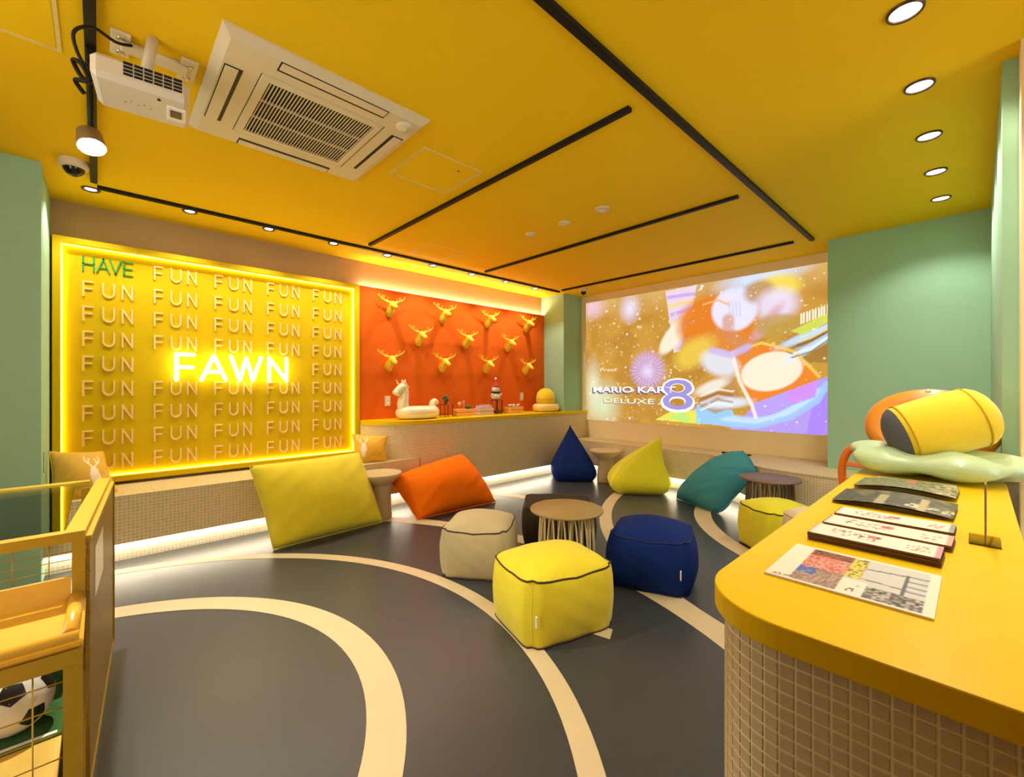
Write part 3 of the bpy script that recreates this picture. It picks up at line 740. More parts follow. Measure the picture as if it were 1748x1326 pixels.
# pale green inflatable cushion, lobed like a star
M_pgreen = mat('pale_green_vinyl', (.52, .70, .40), .35, noise=.04, coat=.3, bump=.10, bscale=14)
def star_cushion():
    m = MB(); R = []; nseg = 60; cx, cy = -.135, 2.69
    for i in range(17):
        a = -math.pi / 2 + math.pi * i / 16; ca = max(math.cos(a), .002) ** .55
        ring = []
        for k in range(nseg):
            th = 2 * math.pi * k / nseg
            lobe = 1 + .10 * math.cos(5 * (th - .15)); rx = .300 * lobe; ry = .205 * lobe
            z = .066 + .066 * math.sin(a) * (.84 + .16 * math.cos(5 * (th - .15)))
            if th > math.pi * .6 and th < math.pi * 1.25: z += .05 * max(0, ca - .35) * math.sin((th - math.pi * .6) / (math.pi * .65) * math.pi)
            ring.append((cx + rx * ca * math.cos(th), cy + ry * ca * math.sin(th), ZC + max(z, 0.0)))
        R.append(ring)
    return m.rings(R)
gt = thing('inflatable_cushion', 'pale green lobed inflatable cushion at the far end of the counter', 'cushion', (-.13, 2.66, ZC))
rel(star_cushion().build('body', M_pgreen), gt)
rel(MB().lathe([(.010, 0), (.010, .012), (.007, .018)], 14, c=(-.30, 2.52, ZC + .055)).build('valve', M_pgreen), gt)
# plain yellow bolster plush
M_plush = mat('yellow_plush', (.86, .62, .015), .9, noise=.06, bump=.15, bscale=180, sheen=.3)
bt = thing('plush_bolster', 'plain yellow plush bolster with slate grey end on the pale green cushion', 'plush', (-.09, 2.72, ZC + .09))
A_ = Vector((-.225, 2.65, 1.088)); B_ = Vector((-.015, 2.73, 1.168)); ax = (B_ - A_).normalized(); R0 = .128; Lb = (B_ - A_).length
prof = [(0.001, -R0 * .55)] + [(R0 * .98 * math.sin(math.radians(a)), -R0 * .55 * math.cos(math.radians(a))) for a in range(15, 91, 15)] + [(R0 * 1.02, Lb * .3), (R0 * 1.04, Lb * .6), (R0, Lb)] + [(R0 * math.cos(math.radians(a)), Lb + R0 * .62 * math.sin(math.radians(a))) for a in range(15, 91, 15)]
Mx = Matrix.Translation(A_) @ ax.to_track_quat('Z', 'Y').to_matrix().to_4x4()
rel(MB().lathe(prof, 36, M=Mx).build('body', M_plush), bt)
rel(MB().lathe([(r_ * 1.004 + .0008, z_) for r_, z_ in prof[:6]], 36, M=Mx @ Matrix.Translation((0, 0, -.001)), cap=False).build('end_cap', mat('slate_plush', (.10, .11, .14), .9, bump=.15, bscale=180)), bt)
for tz in (0.0, Lb):
    rel(MB().tube([Mx @ Vector((R0 * 1.003 * math.cos(a), R0 * 1.003 * math.sin(a), tz)) for a in np.linspace(0, 2 * math.pi, 40)[:-1]], .0035, 6, closed=True).build('seam', mat('plush_seam', (.62, .40, .01), .9)), bt)
# orange swim ring leaning behind
M_or_vinyl = mat('orange_vinyl', (.82, .30, .03), .35, noise=.05, coat=.3, bump=.12, bscale=25)
rt = thing('swim_ring', 'pale orange inflatable ring leaning behind the yellow bolster', 'inflatable', (-.17, 2.93, ZC))
cR = Vector((-.165, 3.04, 1.096)); tilt = math.radians(62)
pts = [(.195 * math.cos(a), .145 * math.sin(a) * math.cos(math.radians(90) - tilt) , .130 * math.sin(a)) for a in np.linspace(0, 2 * math.pi, 49)[:-1]]
rel(MB().tube([cR + Vector((x, y * .25, z)) for x, y, z in pts], .062, 14, closed=True).build('ring', M_or_vinyl), rt)
rel(MB().lathe([(.011, 0), (.011, .012), (.008, .018)], 12, c=(-.165, 2.98, 1.27)).build('valve', M_white), rt)

# ================================================================== LOOSE FURNITURE
def fabric(name, col, rough=.85): return mat(name, col, rough, noise=.07, scale=14, bump=.16, bscale=9, sheen=.15)
def pouf(label, c, sx, sy, h, dome, rz, m, mp, group='square poufs around the low tables', tagm=True, bulge=.03, tagp=(.30, 0)):
    t = thing('square_pouf', label, 'pouf', (c[0], c[1], 0), rz, group)
    N = 14; mb = MB()
    def f(p):
        x, y, z = p; X = x * sx / 2; Y = y * sy / 2; Z = (z + 1) / 2 * h
        b = bulge * math.cos(math.pi / 2 * z) ** .8 if abs(z) < 1 else 0
        kx = 1 - x * x; ky = 1 - y * y
        X += math.copysign(1, x) * b * abs(x) ** 6 * (.55 + .45 * ky) if x else 0
        Y += math.copysign(1, y) * b * abs(y) ** 6 * (.55 + .45 * kx) if y else 0
        # rounded corners
        cr = (abs(x) * abs(y)) ** 8 * .035; X -= math.copysign(cr, x); Y -= math.copysign(cr, y)
        if z > .999: Z += dome * (kx ** .75) * (ky ** .75)
        wr_ = .004 * math.sin(9 * x + 4 * z) * math.sin(7 * y - 5 * z + 1.3); 
        Z -= .018 * (1 - abs(x * y)) * max(0, z) ** 8 * (1 if z > .5 else 0) * (0 if z > .999 and kx * ky > .01 else 1)
        return (X + wr_ * ky, Y + wr_ * kx, max(Z, 0))
    for ax in range(3):
        for sg in (-1, 1):
            vs = []
            for j in range(N + 1):
                for i in range(N + 1):
                    a = -1 + 2 * i / N; b = -1 + 2 * j / N; p = [0, 0, 0]; p[ax] = sg; p[(ax + 1) % 3] = a; p[(ax + 2) % 3] = b; vs.append(f(p))
            fs = [(j * (N + 1) + i, j * (N + 1) + i + 1, (j + 1) * (N + 1) + i + 1, (j + 1) * (N + 1) + i) for j in range(N) for i in range(N)]
            if sg < 0: fs = [tuple(reversed(q_)) for q_ in fs]
            mb.add(vs, fs, smooth=True)
    o = mb.build('body', m, t); weld(o, 1e-4)
    for zz in (1, -1):
        P = []
        for e in range(4):
            for k in range(N):
                a = -1 + 2 * k / N; P.append(f([(a, -1, zz), (1, a, zz), (-a, 1, zz), (-1, -a, zz)][e]))
        P = [(x * 1.004, y * 1.004, max(z, .006)) for x, y, z in P]
        MB().tube(P, .005, 6, closed=True).build('piping', mp, t)
    for sx_, sy_ in ((1, -1), (1, 1), (-1, 1), (-1, -1)):
        P = [f((sx_, sy_, z)) for z in np.linspace(-.98, .98, 10)]
        MB().tube(P, .0035, 6).build('seam', m, t)
    if tagm: MB().bbox(sx * tagp[0], sx * tagp[0] + .008, -sy / 2 - bulge * .8 - .006, -sy / 2 - bulge * .8 + .006, h * .38, h * .55, .001).build('care_tag', M_white, t)
    return t
F_yel = fabric('fabric_yellow', (.80, .66, .014)); F_yg = fabric('fabric_lime', (.74, .68, .008)); F_navy = mat('fabric_navy', (.005, .022, .15), .8, noise=.07, scale=14, bump=.16, bscale=9, spec=.15); F_beige = fabric('fabric_khaki', (.52, .43, .22))
F_brown = mat('fabric_umber', (.045, .034, .022), .85, noise=.07, scale=14, bump=.16, bscale=9, spec=.1); F_orange = mat('fabric_orange', (.95, .175, .002), .85, noise=.07, scale=14, bump=.16, bscale=9, spec=.1); F_teal = mat('fabric_teal', (.060, .29, .33), .8, noise=.07, scale=14, bump=.16, bscale=9, spec=.15); F_must = fabric('fabric_mustard', (.80, .46, .03)); F_cream = fabric('fabric_cream', (.72, .60, .40))
M_pipe = mat('brown_piping', (.05, .025, .015), .7); M_pipe_n = mat('navy_piping', (.004, .012, .06), .7)
pouf('bright yellow square pouf with dark piping, nearest on the floor', (-1.635, 1.85), .545, .455, .335, .075, math.radians(74), F_yel, M_pipe, bulge=.025, tagp=(-.46, 0))
pouf('khaki square pouf with dark piping left of the wire table', (-2.47, 2.01), .46, .46, .325, .075, math.radians(38), F_beige, M_pipe, tagm=False)
pouf('navy blue square pouf right of the wire table', (-1.515, 2.735), .49, .46, .335, .08, math.radians(22), F_navy, M_pipe_n, bulge=.045, tagp=(.40, 0))
pouf('dark brown square pouf behind the wire table', (-2.45, 2.85), .56, .50, .325, .03, math.radians(44), F_brown, M_pipe, tagm=False)
pouf('lime yellow square pouf beside the near counter', (-1.10, 3.98), .43, .43, .335, .06, math.radians(-35), F_yg, M_pipe, tagm=False)
pouf('cream pouf peeping over the near counter edge', (-.80, 3.66), .22, .30, .40, .05, math.radians(-40), F_cream, M_line, tagm=False)

# low tables with looped wire legs
def wire_table(label, p, mtop, mleg, r=.258, h=.44):
    t = thing('wire_table', label, 'table', (p[0], p[1], 0), group='low round tables with looped wire legs')
    MB().lathe([(r - .012, h - .018), (r - .002, h - .014), (r, h - .006), (r - .003, h), (.001, h)], 56, cap=False).build('tabletop', mtop, t)
    MB().lathe([(.001, h - .0175), (r - .012, h - .0175)], 40, cap=False).build('underside', M_black, t)
    rb, rtp = .200, .168; n = 15
    for k in range(n):
        a0 = 2 * math.pi * k / n; a1 = 2 * math.pi * (k + 1) / n; am_ = (a0 + a1) / 2; w_ = (a1 - a0) / 2
        P = []
        for s in np.linspace(0, 1, 17):
            ss = abs(2 * s - 1); z = (h - .022) * (1 - ss ** 3.2) + .008 * ss ** 3.2
            an = am_ + (s - .5) * 2 * w_ * (.86); rr = rtp + (rb - rtp) * ss
            P.append((rr * math.cos(an), rr * math.sin(an), z))
        MB().tube(P, .0068, 7).build('wire_loop', mleg, t)
    MB().tube([(rb * math.cos(a), rb * math.sin(a), .006) for a in np.linspace(0, 2 * math.pi, 49)[:-1]], .006, 7, closed=True).build('base_ring', mleg, t)
    return t
p = onZ(967, 867, .44)
wire_table('round tan-topped wire table among the four poufs', p, mat('tan_laminate', (.36, .24, .075), .5, noise=.03), mat('brass_wire', (.80, .66, .36), .4, metal=.1))
p = onZ(1314, 815, .47)
wire_table('round mauve-brown wire table by the back bench', p, mat('mauve_laminate', (.20, .13, .11), .5, noise=.03), mat('dark_wire', (.16, .12, .08), .4, metal=.3), r=.25, h=.47)

# mushroom stools
def mushroom(label, x, y, h=.45, r=.205):
    t = thing('side_stool', label, 'side table', (x, y, 0), group='small round pedestal tables')
    mm = mat('sand_plastic', (.42, .31, .16), .6, noise=.04)
    MB().lathe([(.105, 0), (.112, .02), (.106, .10), (.100, h - .13), (.098, h - .115)], 36).build('pedestal', mm, t)
    MB().lathe([(.098, h - .115), (.125, h - .10), (.165, h - .06), (r, h - .02), (r, h - .004), (r - .006, h), (r - .012, h - .004), (.001, h - .005)], 44, cap=False).build('tray_top', mat('sand_top', (.56, .44, .24), .55, noise=.04), t)
mushroom('sand coloured pedestal table between the large yellow cushion and orange bag', -4.065, 2.035)
mushroom('sand coloured pedestal table between navy bag and lime bag', -3.47, 5.02, .44, .215)

# ---------------------------------------------------------------- pillows and bags
def pillow_mesh(c00, c10, c11, c01, thick, n=30, pinch=.10, back=.6, zmin=0.0, wr=.006, seed=0, ex=.5, belly=0):
    c00, c10, c11, c01 = [Vector(c) for c in (c00, c10, c11, c01)]
    nrm = ((c10 + c11) / 2 - (c00 + c01) / 2).cross((c01 + c11) / 2 - (c00 + c10) / 2).normalized()
    vs = []; idx = {}; fs = []; st = []
    r = random.Random(seed); ph = [r.random() * 6 for _ in range(4)]
    for side in (1, -1):
        for j in range(n + 1):
            for i in range(n + 1):
                s, t = i / n, j / n; edge = i in (0, n) or j in (0, n)
                if edge and side == -1: idx[(side, i, j)] = idx[(1, i, j)]; continue
                s2 = .5 + (s - .5) * (1 - pinch * math.sin(math.pi * t) ** 1.3); t2 = .5 + (t - .5) * (1 - pinch * math.sin(math.pi * s) ** 1.3)
                P = (c00 * (1 - s2) + c10 * s2) * (1 - t2) + (c01 * (1 - s2) + c11 * s2) * t2
                k = (max(math.sin(math.pi * s), 0) * max(math.sin(math.pi * t), 0)) ** ex
                cor = (abs(2 * s - 1) * abs(2 * t - 1)) ** 1.5
                k2 = k + cor * wr * 14 * math.sin(26 * (s - t) + ph[0]) * math.sin(math.pi * s) * math.sin(math.pi * t) * 4 + wr * 2 * math.sin(11 * s + ph[1]) * math.sin(9 * t + ph[2]) * k
                P = P + nrm * (thick * k2 * (1 if side == 1 else -back))
                if belly and j == 0: P.z = zmin + .002
                if belly and side == -1 and t < .35: P.z -= (1 - t / .35) * max(0, P.z - zmin) * .9
                if P.z < zmin: P.z = zmin
                idx[(side, i, j)] = len(vs); vs.append(P); st.append((s, t, side))
    for side in (1, -1):
        for j in range(n):
            for i in range(n):
                f = (idx[(side, i, j)], idx[(side, i + 1, j)], idx[(side, i + 1, j + 1)], idx[(side, i, j + 1)]); fs.append(f if side == 1 else f[::-1])
    edge = [vs[idx[(1, i, 0)]] for i in range(n)] + [vs[idx[(1, n, j)]] for j in range(n)] + [vs[idx[(1, n - i, n)]] for i in range(n)] + [vs[idx[(1, 0, n - j)]] for j in range(n)]
    m = MB(); m.add(vs, fs, smooth=True); return m, st, edge
def pillow(name, label, cat, corners, thick, m, pm=None, group=None, paint=None, **k):
    t = thing(name, label, cat, tuple(sum((Vector(c) for c in corners), Vector()) / 4 - Vector((0, 0, 0))), 0, group)
    t.location.z = min(c[2] for c in corners)
    mb, st, edge = pillow_mesh(*corners, thick, **k)
    o = mb.build('cover', m, None); rel(o, t)
    rel(MB().tube(edge, .0045, 6, closed=True).build('seam', pm or m), t)
    if paint: colour_mesh(o, [paint(*q_) for q_ in st])
    return t
def PX(u, v, x): return onX(u, v, x)
# large yellow floor cushion leaning on the bench
pillow('floor_cushion', 'large square yellow floor cushion leaning against the left bench', 'cushion',
       [(-3.84, 1.01, .006), (-3.91, 1.98, .006), (-4.16, 1.86, .655), (-4.10, .90, .645)], .21, F_yel, group='floor bags along the walls', seed=2, pinch=.02, back=.45, ex=.40, zmin=.004, belly=1)
# orange bag
pillow('floor_bag', 'orange floor bag slumped against the back counter', 'beanbag',
       [(-3.74, 2.26, .006), (-3.72, 3.25, .012), (-4.20, 3.14, .50), (-4.10, 2.14, .36)], .28, F_orange, group='floor bags along the walls', seed=5, pinch=.03, back=.6, ex=.46, zmin=.004, belly=1)
# teal bag
pillow('floor_bag', 'teal floor bag leaning on the back bench beside the mauve table', 'beanbag',
       [(-2.40, 4.89, .04), (-1.82, 4.60, .006), (-1.52, 4.80, .46), (-1.735, 5.04, .61)], .27, F_teal, group='floor bags along the walls', seed=8, pinch=-.05, back=.35, ex=.42, zmin=.004, belly=1)
def bag(label, rings_spec, m, seams=True):
    # rings_spec: list of (centre, half w, half d, rot, exponent)
    R = []; n = 44
    for c, wv, dv, rz, ex in rings_spec:
        ring = []
        for k in range(n):
            a = 2 * math.pi * k / n; ca, sa = math.cos(a), math.sin(a)
            x = math.copysign(abs(ca) ** (2 / ex), ca) * wv; y = math.copysign(abs(sa) ** (2 / ex), sa) * dv
            ring.append((c[0] + x * math.cos(rz) - y * math.sin(rz), c[1] + x * math.sin(rz) + y * math.cos(rz), c[2]))
        R.append(ring)
    t = thing('floor_bag', label, 'beanbag', (rings_spec[0][0][0], rings_spec[0][0][1], 0), group='floor bags along the walls')
    rel(MB().rings(R).build('cover', m), t)
    for k in (n // 8, 3 * n // 8, 5 * n // 8, 7 * n // 8):
        rel(MB().tube([r_[k] for r_ in R[:-1]], .004, 6).build('seam', m), t)
    ap = Vector(rings_spec[-1][0]); rel(MB().tube([ap - Vector((0, 0, .02)), ap + Vector((0, 0, .012))], [.012, .004], 8).build('tip', m), t)
    return t
def loft(base, apex, W, D, rz, rz2, n=16, bul=.22, lean=(0, 0), p=.82):
    out = []
    for i in range(n + 1):
        t = i / n; f = (1 - t) ** p * (1 + bul * math.sin(math.pi * t ** .7)); f = max(f, .012)
        c = Vector(base).lerp(Vector(apex), t) + Vector((lean[0], lean[1], 0)) * math.sin(math.pi * t)
        g = min(1, .86 + t * .9)
        out.append((c, W * f * g, D * f * g, rz + (rz2 - rz) * t, 7 - 4.2 * t))
    return out
bag('navy pyramid floor bag in the corner below the green column', loft((-3.93, 4.90, .004), (-3.955, 4.86, .745), .295, .27, math.radians(44), math.radians(44), bul=.30, p=.85), F_navy)
bag('lime yellow pointed floor bag beside the small pedestal table', loft((-2.90, 4.90, .004), (-2.70, 5.10, .665), .31, .24, math.radians(38), math.radians(44), bul=.45, lean=(-.09, -.05), p=.72), F_yg)

# deer cushions on the benches
M_cv = vcol_mat('printed_cushion', .85)
def deer_print(base, ox, oy, k, flip=1):
    b = lin(base) if isinstance(base, str) else base; wcol = lin('f3e2c4')
    def seg(px_, py_, a, c, r):
        ax_, ay = a; bx, by = c; dx, dy = bx - ax_, by - ay; t = max(0, min(1, ((px_ - ax_) * dx + (py_ - ay) * dy) / (dx * dx + dy * dy))); return math.hypot(px_ - ax_ - dx * t, py_ - ay - dy * t) < r
    S_ = [((0, .15), (.0, .3), .05), ((-.02, .3), (-.25, .62), .028), ((.02, .3), (.25, .62), .028), ((-.14, .46), (-.10, .70), .022), ((.14, .46), (.10, .70), .022), ((-.25, .62), (-.22, .80), .02), ((.25, .62), (.22, .80), .02)]
    def f(s, t, side):
        if side < 0: return b
        x = (s - ox) / k * flip; y = (t - oy) / k
        if -.45 < y < .3 and abs(x) < .10 + .22 * (.3 - abs(y + .02)): return wcol
        return wcol if any(seg(x, y, a, c, r) for a, c, r in S_) else b
    return f
pillow('throw_cushion', 'mustard cushion with white deer print at the right end of the bench', 'cushion',
       [(-4.40, 1.92, .507), (-4.33, 2.23, .507), (-4.405, 2.285, .765), (-4.55, 1.955, .80)], .075, M_cv, F_must, 'deer print cushions', paint=deer_print((.80, .44, .03), .26, .42, .62), n=60, zmin=.505, pinch=.09, seed=3)
pillow('throw_cushion', 'rumpled mustard cushion with white deer print behind the display case', 'cushion',
       [(-4.36, -.24, .505), (-4.40, .10, .52), (-4.62, .02, .80), (-4.60, -.26, .83)], .10, M_cv, F_must, 'deer print cushions', paint=deer_print((.68, .40, .05), .70, .30, .60), n=60, zmin=.505, pinch=.08, seed=6, wr=.012)

# ================================================================== ON THE BACK COUNTER
ZK = .9205
M_uni = mat('cream_vinyl', (.86, .74, .46), .35, noise=.04, coat=.3)
ut = thing('unicorn_float', 'cream inflatable unicorn swim ring on the back counter', 'inflatable', (-4.56, 2.76, ZK))
ring_pts = [(.105 * math.cos(a) , .205 * math.sin(a), .075) for a in np.linspace(0, 2 * math.pi, 41)[:-1]]
MB().tube(ring_pts, .073, 16, closed=True).build('ring', M_uni, ut)
nk = smooth_curve([(0, -.19, .10), (0, -.20, .18), (0, -.19, .26), (0, -.185, .33), (0, -.20, .365)], 5)
MB().tube(nk, [.070 - .022 * i / (len(nk) - 1) for i in range(len(nk))], 14).build('neck', M_uni, ut)
hd = smooth_curve([(0, -.165, .365), (0, -.20, .372), (0, -.245, .345), (0, -.285, .300), (0, -.296, .285)], 4)
MB().tube(hd, [.02, .04, .05, .054, .055, .054, .052, .050, .048, .046, .046, .047, .048, .046, .042, .030, .010], 14).build('head', M_uni, ut)
for s in (-.032, .032): MB().lathe([(.016, 0), (.012, .03), (.002, .06)], 10, c=(s, -.19, .405)).build('ear', M_uni, ut)
MB().lathe([(.016, 0), (.010, .04), (.002, .085)], 10, M=Matrix.Translation((0, -.245, .385)) @ Matrix.Rotation(.5, 4, 'X')).build('horn', mat('horn_gold', (.85, .60, .15), .4), ut)
mn = MB()
for a_, z_ in ((-.165, .40), (-.145, .37), (-.195, .425)): mn.ell((0, a_, z_), (.028, .026, .024), 12, 8)
mn.build('mane', mat('peach_vinyl', (.80, .42, .22), .4), ut)
tl = smooth_curve([(0, .20, .12), (0, .205, .18), (0, .235, .205), (0, .262, .185), (0, .285, .205)], 4)
MB().tube(tl, [.045, .045, .043, .042, .040, .038, .036, .034, .033, .031, .03, .028, .026, .022, .02, .014, .004], 12).build('tail', M_uni, ut)

t = thing('plant_stand', 'small dark wire stand holding a little green plant', 'plant stand', (-4.62, 3.21, ZK))
for x_, y_ in ((-.05, -.06), (.05, -.06), (.05, .06), (-.05, .06)): MB().tube([(x_, y_, 0), (x_, y_, .155)], .006, 6).build('leg', M_bronze, t)
MB().bbox(-.06, .06, -.07, .07, .150, .158, .002).build('shelf', mat('red_brown_wood', (.16, .04, .02), .5), t)
MB().bbox(-.055, .055, -.065, .065, .03, .036, .002).build('shelf', mat('red_brown_wood', (.16, .04, .02), .5), t)
t = thing('potted_plant', 'tiny dark green plant in a pot on the wire stand', 'plant', (-4.62, 3.20, ZK + .1585))
MB().lathe([(.018, 0), (.024, .035), (.022, .036), (.001, .032)], 16, cap=False).build('pot', M_bronze, t)
M_leaf = mat('leaf_green', (.05, .10, .025), .6)
for k in range(14):
    a = k * 2.4; rr = .012 + .028 * random.random(); zz = .05 + .05 * random.random()
    MB().ell((rr * math.cos(a), rr * math.sin(a), zz), (.015, .015, .02), 8, 5).build('leaf', M_leaf, t)

def crate(label, y, m, ln=.15, wd_=.13, ht=.062, x=-4.60):
    t = thing('crate', label, 'crate', (x, y, ZK), group='small crates on the back counter')
    for s in (-1, 1):
        for zz in (.004, .050):
            MB().bbox(s * wd_ / 2 - .004, s * wd_ / 2 + .004, -ln / 2, ln / 2, zz, zz + .040, .002).build('slat', m, t)
            MB().bbox(-wd_ / 2, wd_ / 2, s * ln / 2 - .004, s * ln / 2 + .004, zz, zz + .040, .002).build('slat', m, t)
    MB().bbox(-wd_ / 2, wd_ / 2, -ln / 2, ln / 2, 0, .004, .001).build('bottom', m, t)
    MB().box(-wd_ / 2 + .005, wd_ / 2 - .005, -ln / 2 + .005, ln / 2 - .005, .004, .075).build('filling', mat('straw', (.55, .40, .18), .9, bump=.4, bscale=80), t)
    return t
M_crate_o = mat('orange_wood', (.86, .42, .08), .6); M_crate_p = mat('lilac_plastic', (.70, .52, .50), .5)
crate('orange slatted crate nearest the plant stand', 3.46, M_crate_o, .24)
crate('lilac crate with spiky fringe between the orange crates', 3.81, M_crate_p, .24)
crate('orange slatted crate with white animal figures', 4.37, M_crate_o, .26)
def sprig(label, y, col, ht, x=-4.60, r=.02):
    t = thing('ornament', label, 'ornament', (x, y, ZK + .0755), group='small ornaments in the crates')
    MB().tube([(0, 0, 0), (0, 0, ht * .6)], .004, 6).build('stem', M_line, t); MB().ell((0, 0, ht * .8), (r, r, ht * .28), 12, 8).build('bloom', mat('bloom_' + col, lin(col), .7), t)
sprig('peach ornament on a stem in the left orange crate', 3.40, 'e0a878', .10, r=.026); sprig('pink ornament on a stem in the left orange crate', 3.47, 'd88078', .115, r=.018)
t = thing('shrub', 'small dark green bushy plant in the left orange crate', 'plant', (-4.60, 3.545, ZK + .0755))
for k in range(16):
    a = k * 2.4; rr = .035 * math.sqrt(k / 16); MB().ell((rr * math.cos(a), rr * math.sin(a), .02 + .03 * random.random()), (.016, .016, .016), 8, 5).build('leaf', M_leaf, t)
t = thing('fringe', 'row of pale lilac spikes standing in the lilac crate', 'ornament', (-4.60, 3.81, ZK + .0755))
for k in range(13):
    for xx in (-.04, .04): MB().lathe([(.009, 0), (.006, .025), (.001, .055 + .015 * random.random())], 6, c=(xx, -.10 + .0167 * k, 0)).build('spike', M_crate_p, t)
M_sheep = mat('white_figure', (.80, .74, .64), .6)
for k, y in enumerate((4.29, 4.37, 4.45)):
    t = thing('animal_figure', f'tiny white animal figure, {["left", "middle", "right"][k]} one in the right orange crate', 'figurine', (-4.60, y, ZK + .0755), group='white animal figures in the crate')
    MB().ell((0, 0, .036), (.018, .030, .017), 12, 8).build('body', M_sheep, t); MB().ell((0, .028, .048), (.009, .012, .009), 10, 6).build('head', M_black if k == 1 else M_sheep, t)
    for x_, y_ in ((-.007, -.015), (.007, -.015), (.007, .015), (-.007, .015)): MB().tube([(x_, y_, 0), (x_, y_, .026)], .0035, 6).build('leg', M_sheep if k else M_black, t)
t = thing('display_stand', 'narrow dark stand carrying the snowman', 'stand', (-4.62, 4.06, ZK))
for x_, y_ in ((-.05, -.055), (.05, -.055), (.05, .055), (-.05, .055)): MB().tube([(x_, y_, 0), (x_, y_, .19)], .008, 6).build('leg', M_bronze, t)
MB().bbox(-.06, .06, -.065, .065, .188, .196, .002).build('shelf', M_bronze, t); MB().bbox(-.06, .06, -.065, .065, .01, .05, .002).build('base', M_bronze, t)
t = thing('snowman_figure', 'white snowman figure with a red hat on the dark stand', 'figurine', (-4.62, 4.04, ZK + .1965))
MB().ell((0, 0, .055), (.062, .072, .056), 18, 12).build('body', M_sheep, t); MB().ell((0, 0, .145), (.052, .062, .048), 18, 12).build('head', M_sheep, t)
MB().lathe([(.050, 0), (.055, .012), (.040, .016), (.028, .06), (.010, .10)], 18, c=(0, 0, .182)).build('hat', mat('red_felt', (.45, .03, .02), .9), t); MB().ell((0, 0, .293), (.018, .018, .018), 10, 8).build('pompom', M_sheep, t)
MB().tube([(.05 * math.cos(a), .058 * math.sin(a), .10) for a in np.linspace(0, 2 * math.pi, 25)[:-1]], .011, 8, closed=True).build('scarf', M_black, t)
for s in (-1, 1): MB().ell((.02, s * .078, .075), (.018, .022, .018), 10, 8).build('arm', M_sheep, t)
t = thing('swim_ring', 'pale yellow swim ring under the round yellow plush', 'inflatable', (-4.56, 5.02, ZK))
MB().tube([(.115 * math.cos(a), .185 * math.sin(a), .062) for a in np.linspace(0, 2 * math.pi, 41)[:-1]], .061, 14, closed=True).build('ring', mat('yellow_vinyl', (.86, .66, .20), .4, coat=.3), t)
MB().lathe([(.010, 0), (.010, .012), (.007, .018)], 12, c=(.10, 0, .105)).build('valve', M_black, t)
t = thing('plush_cushion', 'plain round yellow plush sitting in the far swim ring', 'plush', (-4.57, 5.02, ZK + .085))
MB().lathe([(.001, 0), (.10, .01), (.145, .06), (.146, .13), (.130, .20), (.09, .245), (.045, .268), (.001, .272)], 30, cap=False).build('body', M_plush, t)
MB().tube([(.1475 * math.cos(a), .1475 * math.sin(a), .10) for a in np.linspace(0, 2 * math.pi, 41)[:-1]], .003, 6, closed=True).build('seam', mat('plush_seam', (.62, .40, .01), .9), t)

# ================================================================== CEILING FITTINGS
# cassette air conditioner
ac = thing('air_conditioner', 'square cream ceiling cassette air conditioner with slatted grille', 'air conditioner', (-2.505, .832, H))
hx, hy = .468, .477
def ring4(h1x, h1y, z): return [(-h1x, -h1y, z), (h1x, -h1y, z), (h1x, h1y, z), (-h1x, h1y, z)]
m = MB(); m.rings([ring4(hx, hy, 0), ring4(hx, hy, -.010), ring4(hx - .034, hy - .034, -.038), ring4(.298, .300, -.038), ring4(.298, .300, -.030)][::1], smooth=False, cap=False); m.build('panel', M_white_plastic, ac)
MB().box(-.298, .298, -.30, .30, -.028, -.024).build('grille_back', M_black, ac)
m = MB(); m.rings([ring4(.294, .296, -.036), ring4(.288, .290, -.042), ring4(.255, .257, -.042), ring4(.255, .257, -.030)], smooth=False, cap=False); m.build('grille_frame', M_white_plastic, ac)
for k in range(34):
    y_ = -.249 + .498 * k / 33; MB().box(-.255, .255, y_ - .0022, y_ + .0022, -.0415, -.038).build('grille_slat', M_white_plastic, ac)
for x_ in (-.085, .085): MB().box(x_ - .002, x_ + .002, -.257, .257, -.0425, -.030).build('grille_bar', M_white_plastic, ac)
for s in (-1, 1):
    for axis in (0, 1):
        c1, hw, hl = s * .398, .036, .255
        if axis == 0: a = (c1 - hw, c1 + hw, -hl, hl)
        else: a = (-hl, hl, c1 - hw, c1 + hw)
        MB().box(*a, -.0392, -.036).build('vent_gap', M_black, ac)
        inn = .017
        if axis == 0: b_ = (c1 - hw + (inn if s > 0 else .004), c1 + hw - (.004 if s > 0 else inn), -hl + .006, hl - .006)
        else: b_ = (-hl + .006, hl - .006, c1 - hw + (inn if s > 0 else .004), c1 + hw - (.004 if s > 0 else inn))
        MB().bbox(*b_, -.044, -.0393, .0015).build('louvre', M_white_plastic, ac)
MB().lathe([(.046, -.038), (.046, -.046), (.038, -.054), (.016, -.056), (.014, -.064), (.001, -.066)], 28, c=(.372, .375, 0), cap=False).build('sensor', M_white_plastic, ac)

def hatch(label, x0, x1, y0, y1, hole=None):
    t = thing('ceiling_hatch', label, 'access panel', ((x0 + x1) / 2, (y0 + y1) / 2, H)); dx, dy = (x1 - x0) / 2, (y1 - y0) / 2; f = .014
    mfr = mat('hatch_trim', (.80, .62, .22), .5)
    for a in ((-dx, dx, -dy, -dy + f), (-dx, dx, dy - f, dy), (-dx, -dx + f, -dy + f, dy - f), (dx - f, dx, -dy + f, dy - f)): MB().box(*a, -.004, 0).build('trim', mfr, t)
    MB().box(-dx + f + .003, dx - f - .003, -dy + f + .003, dy - f - .003, -.002, 0).build('door', M_ceiling, t)
    if hole: MB().lathe([(.008, 0), (.008, -.004), (.001, -.005)], 12, c=(*hole, 0), cap=False).build('lock', M_bronze, t)
hatch('square ceiling access panel beside the air conditioner', -2.735, -2.285, 1.432, 1.884, (.12, .10))
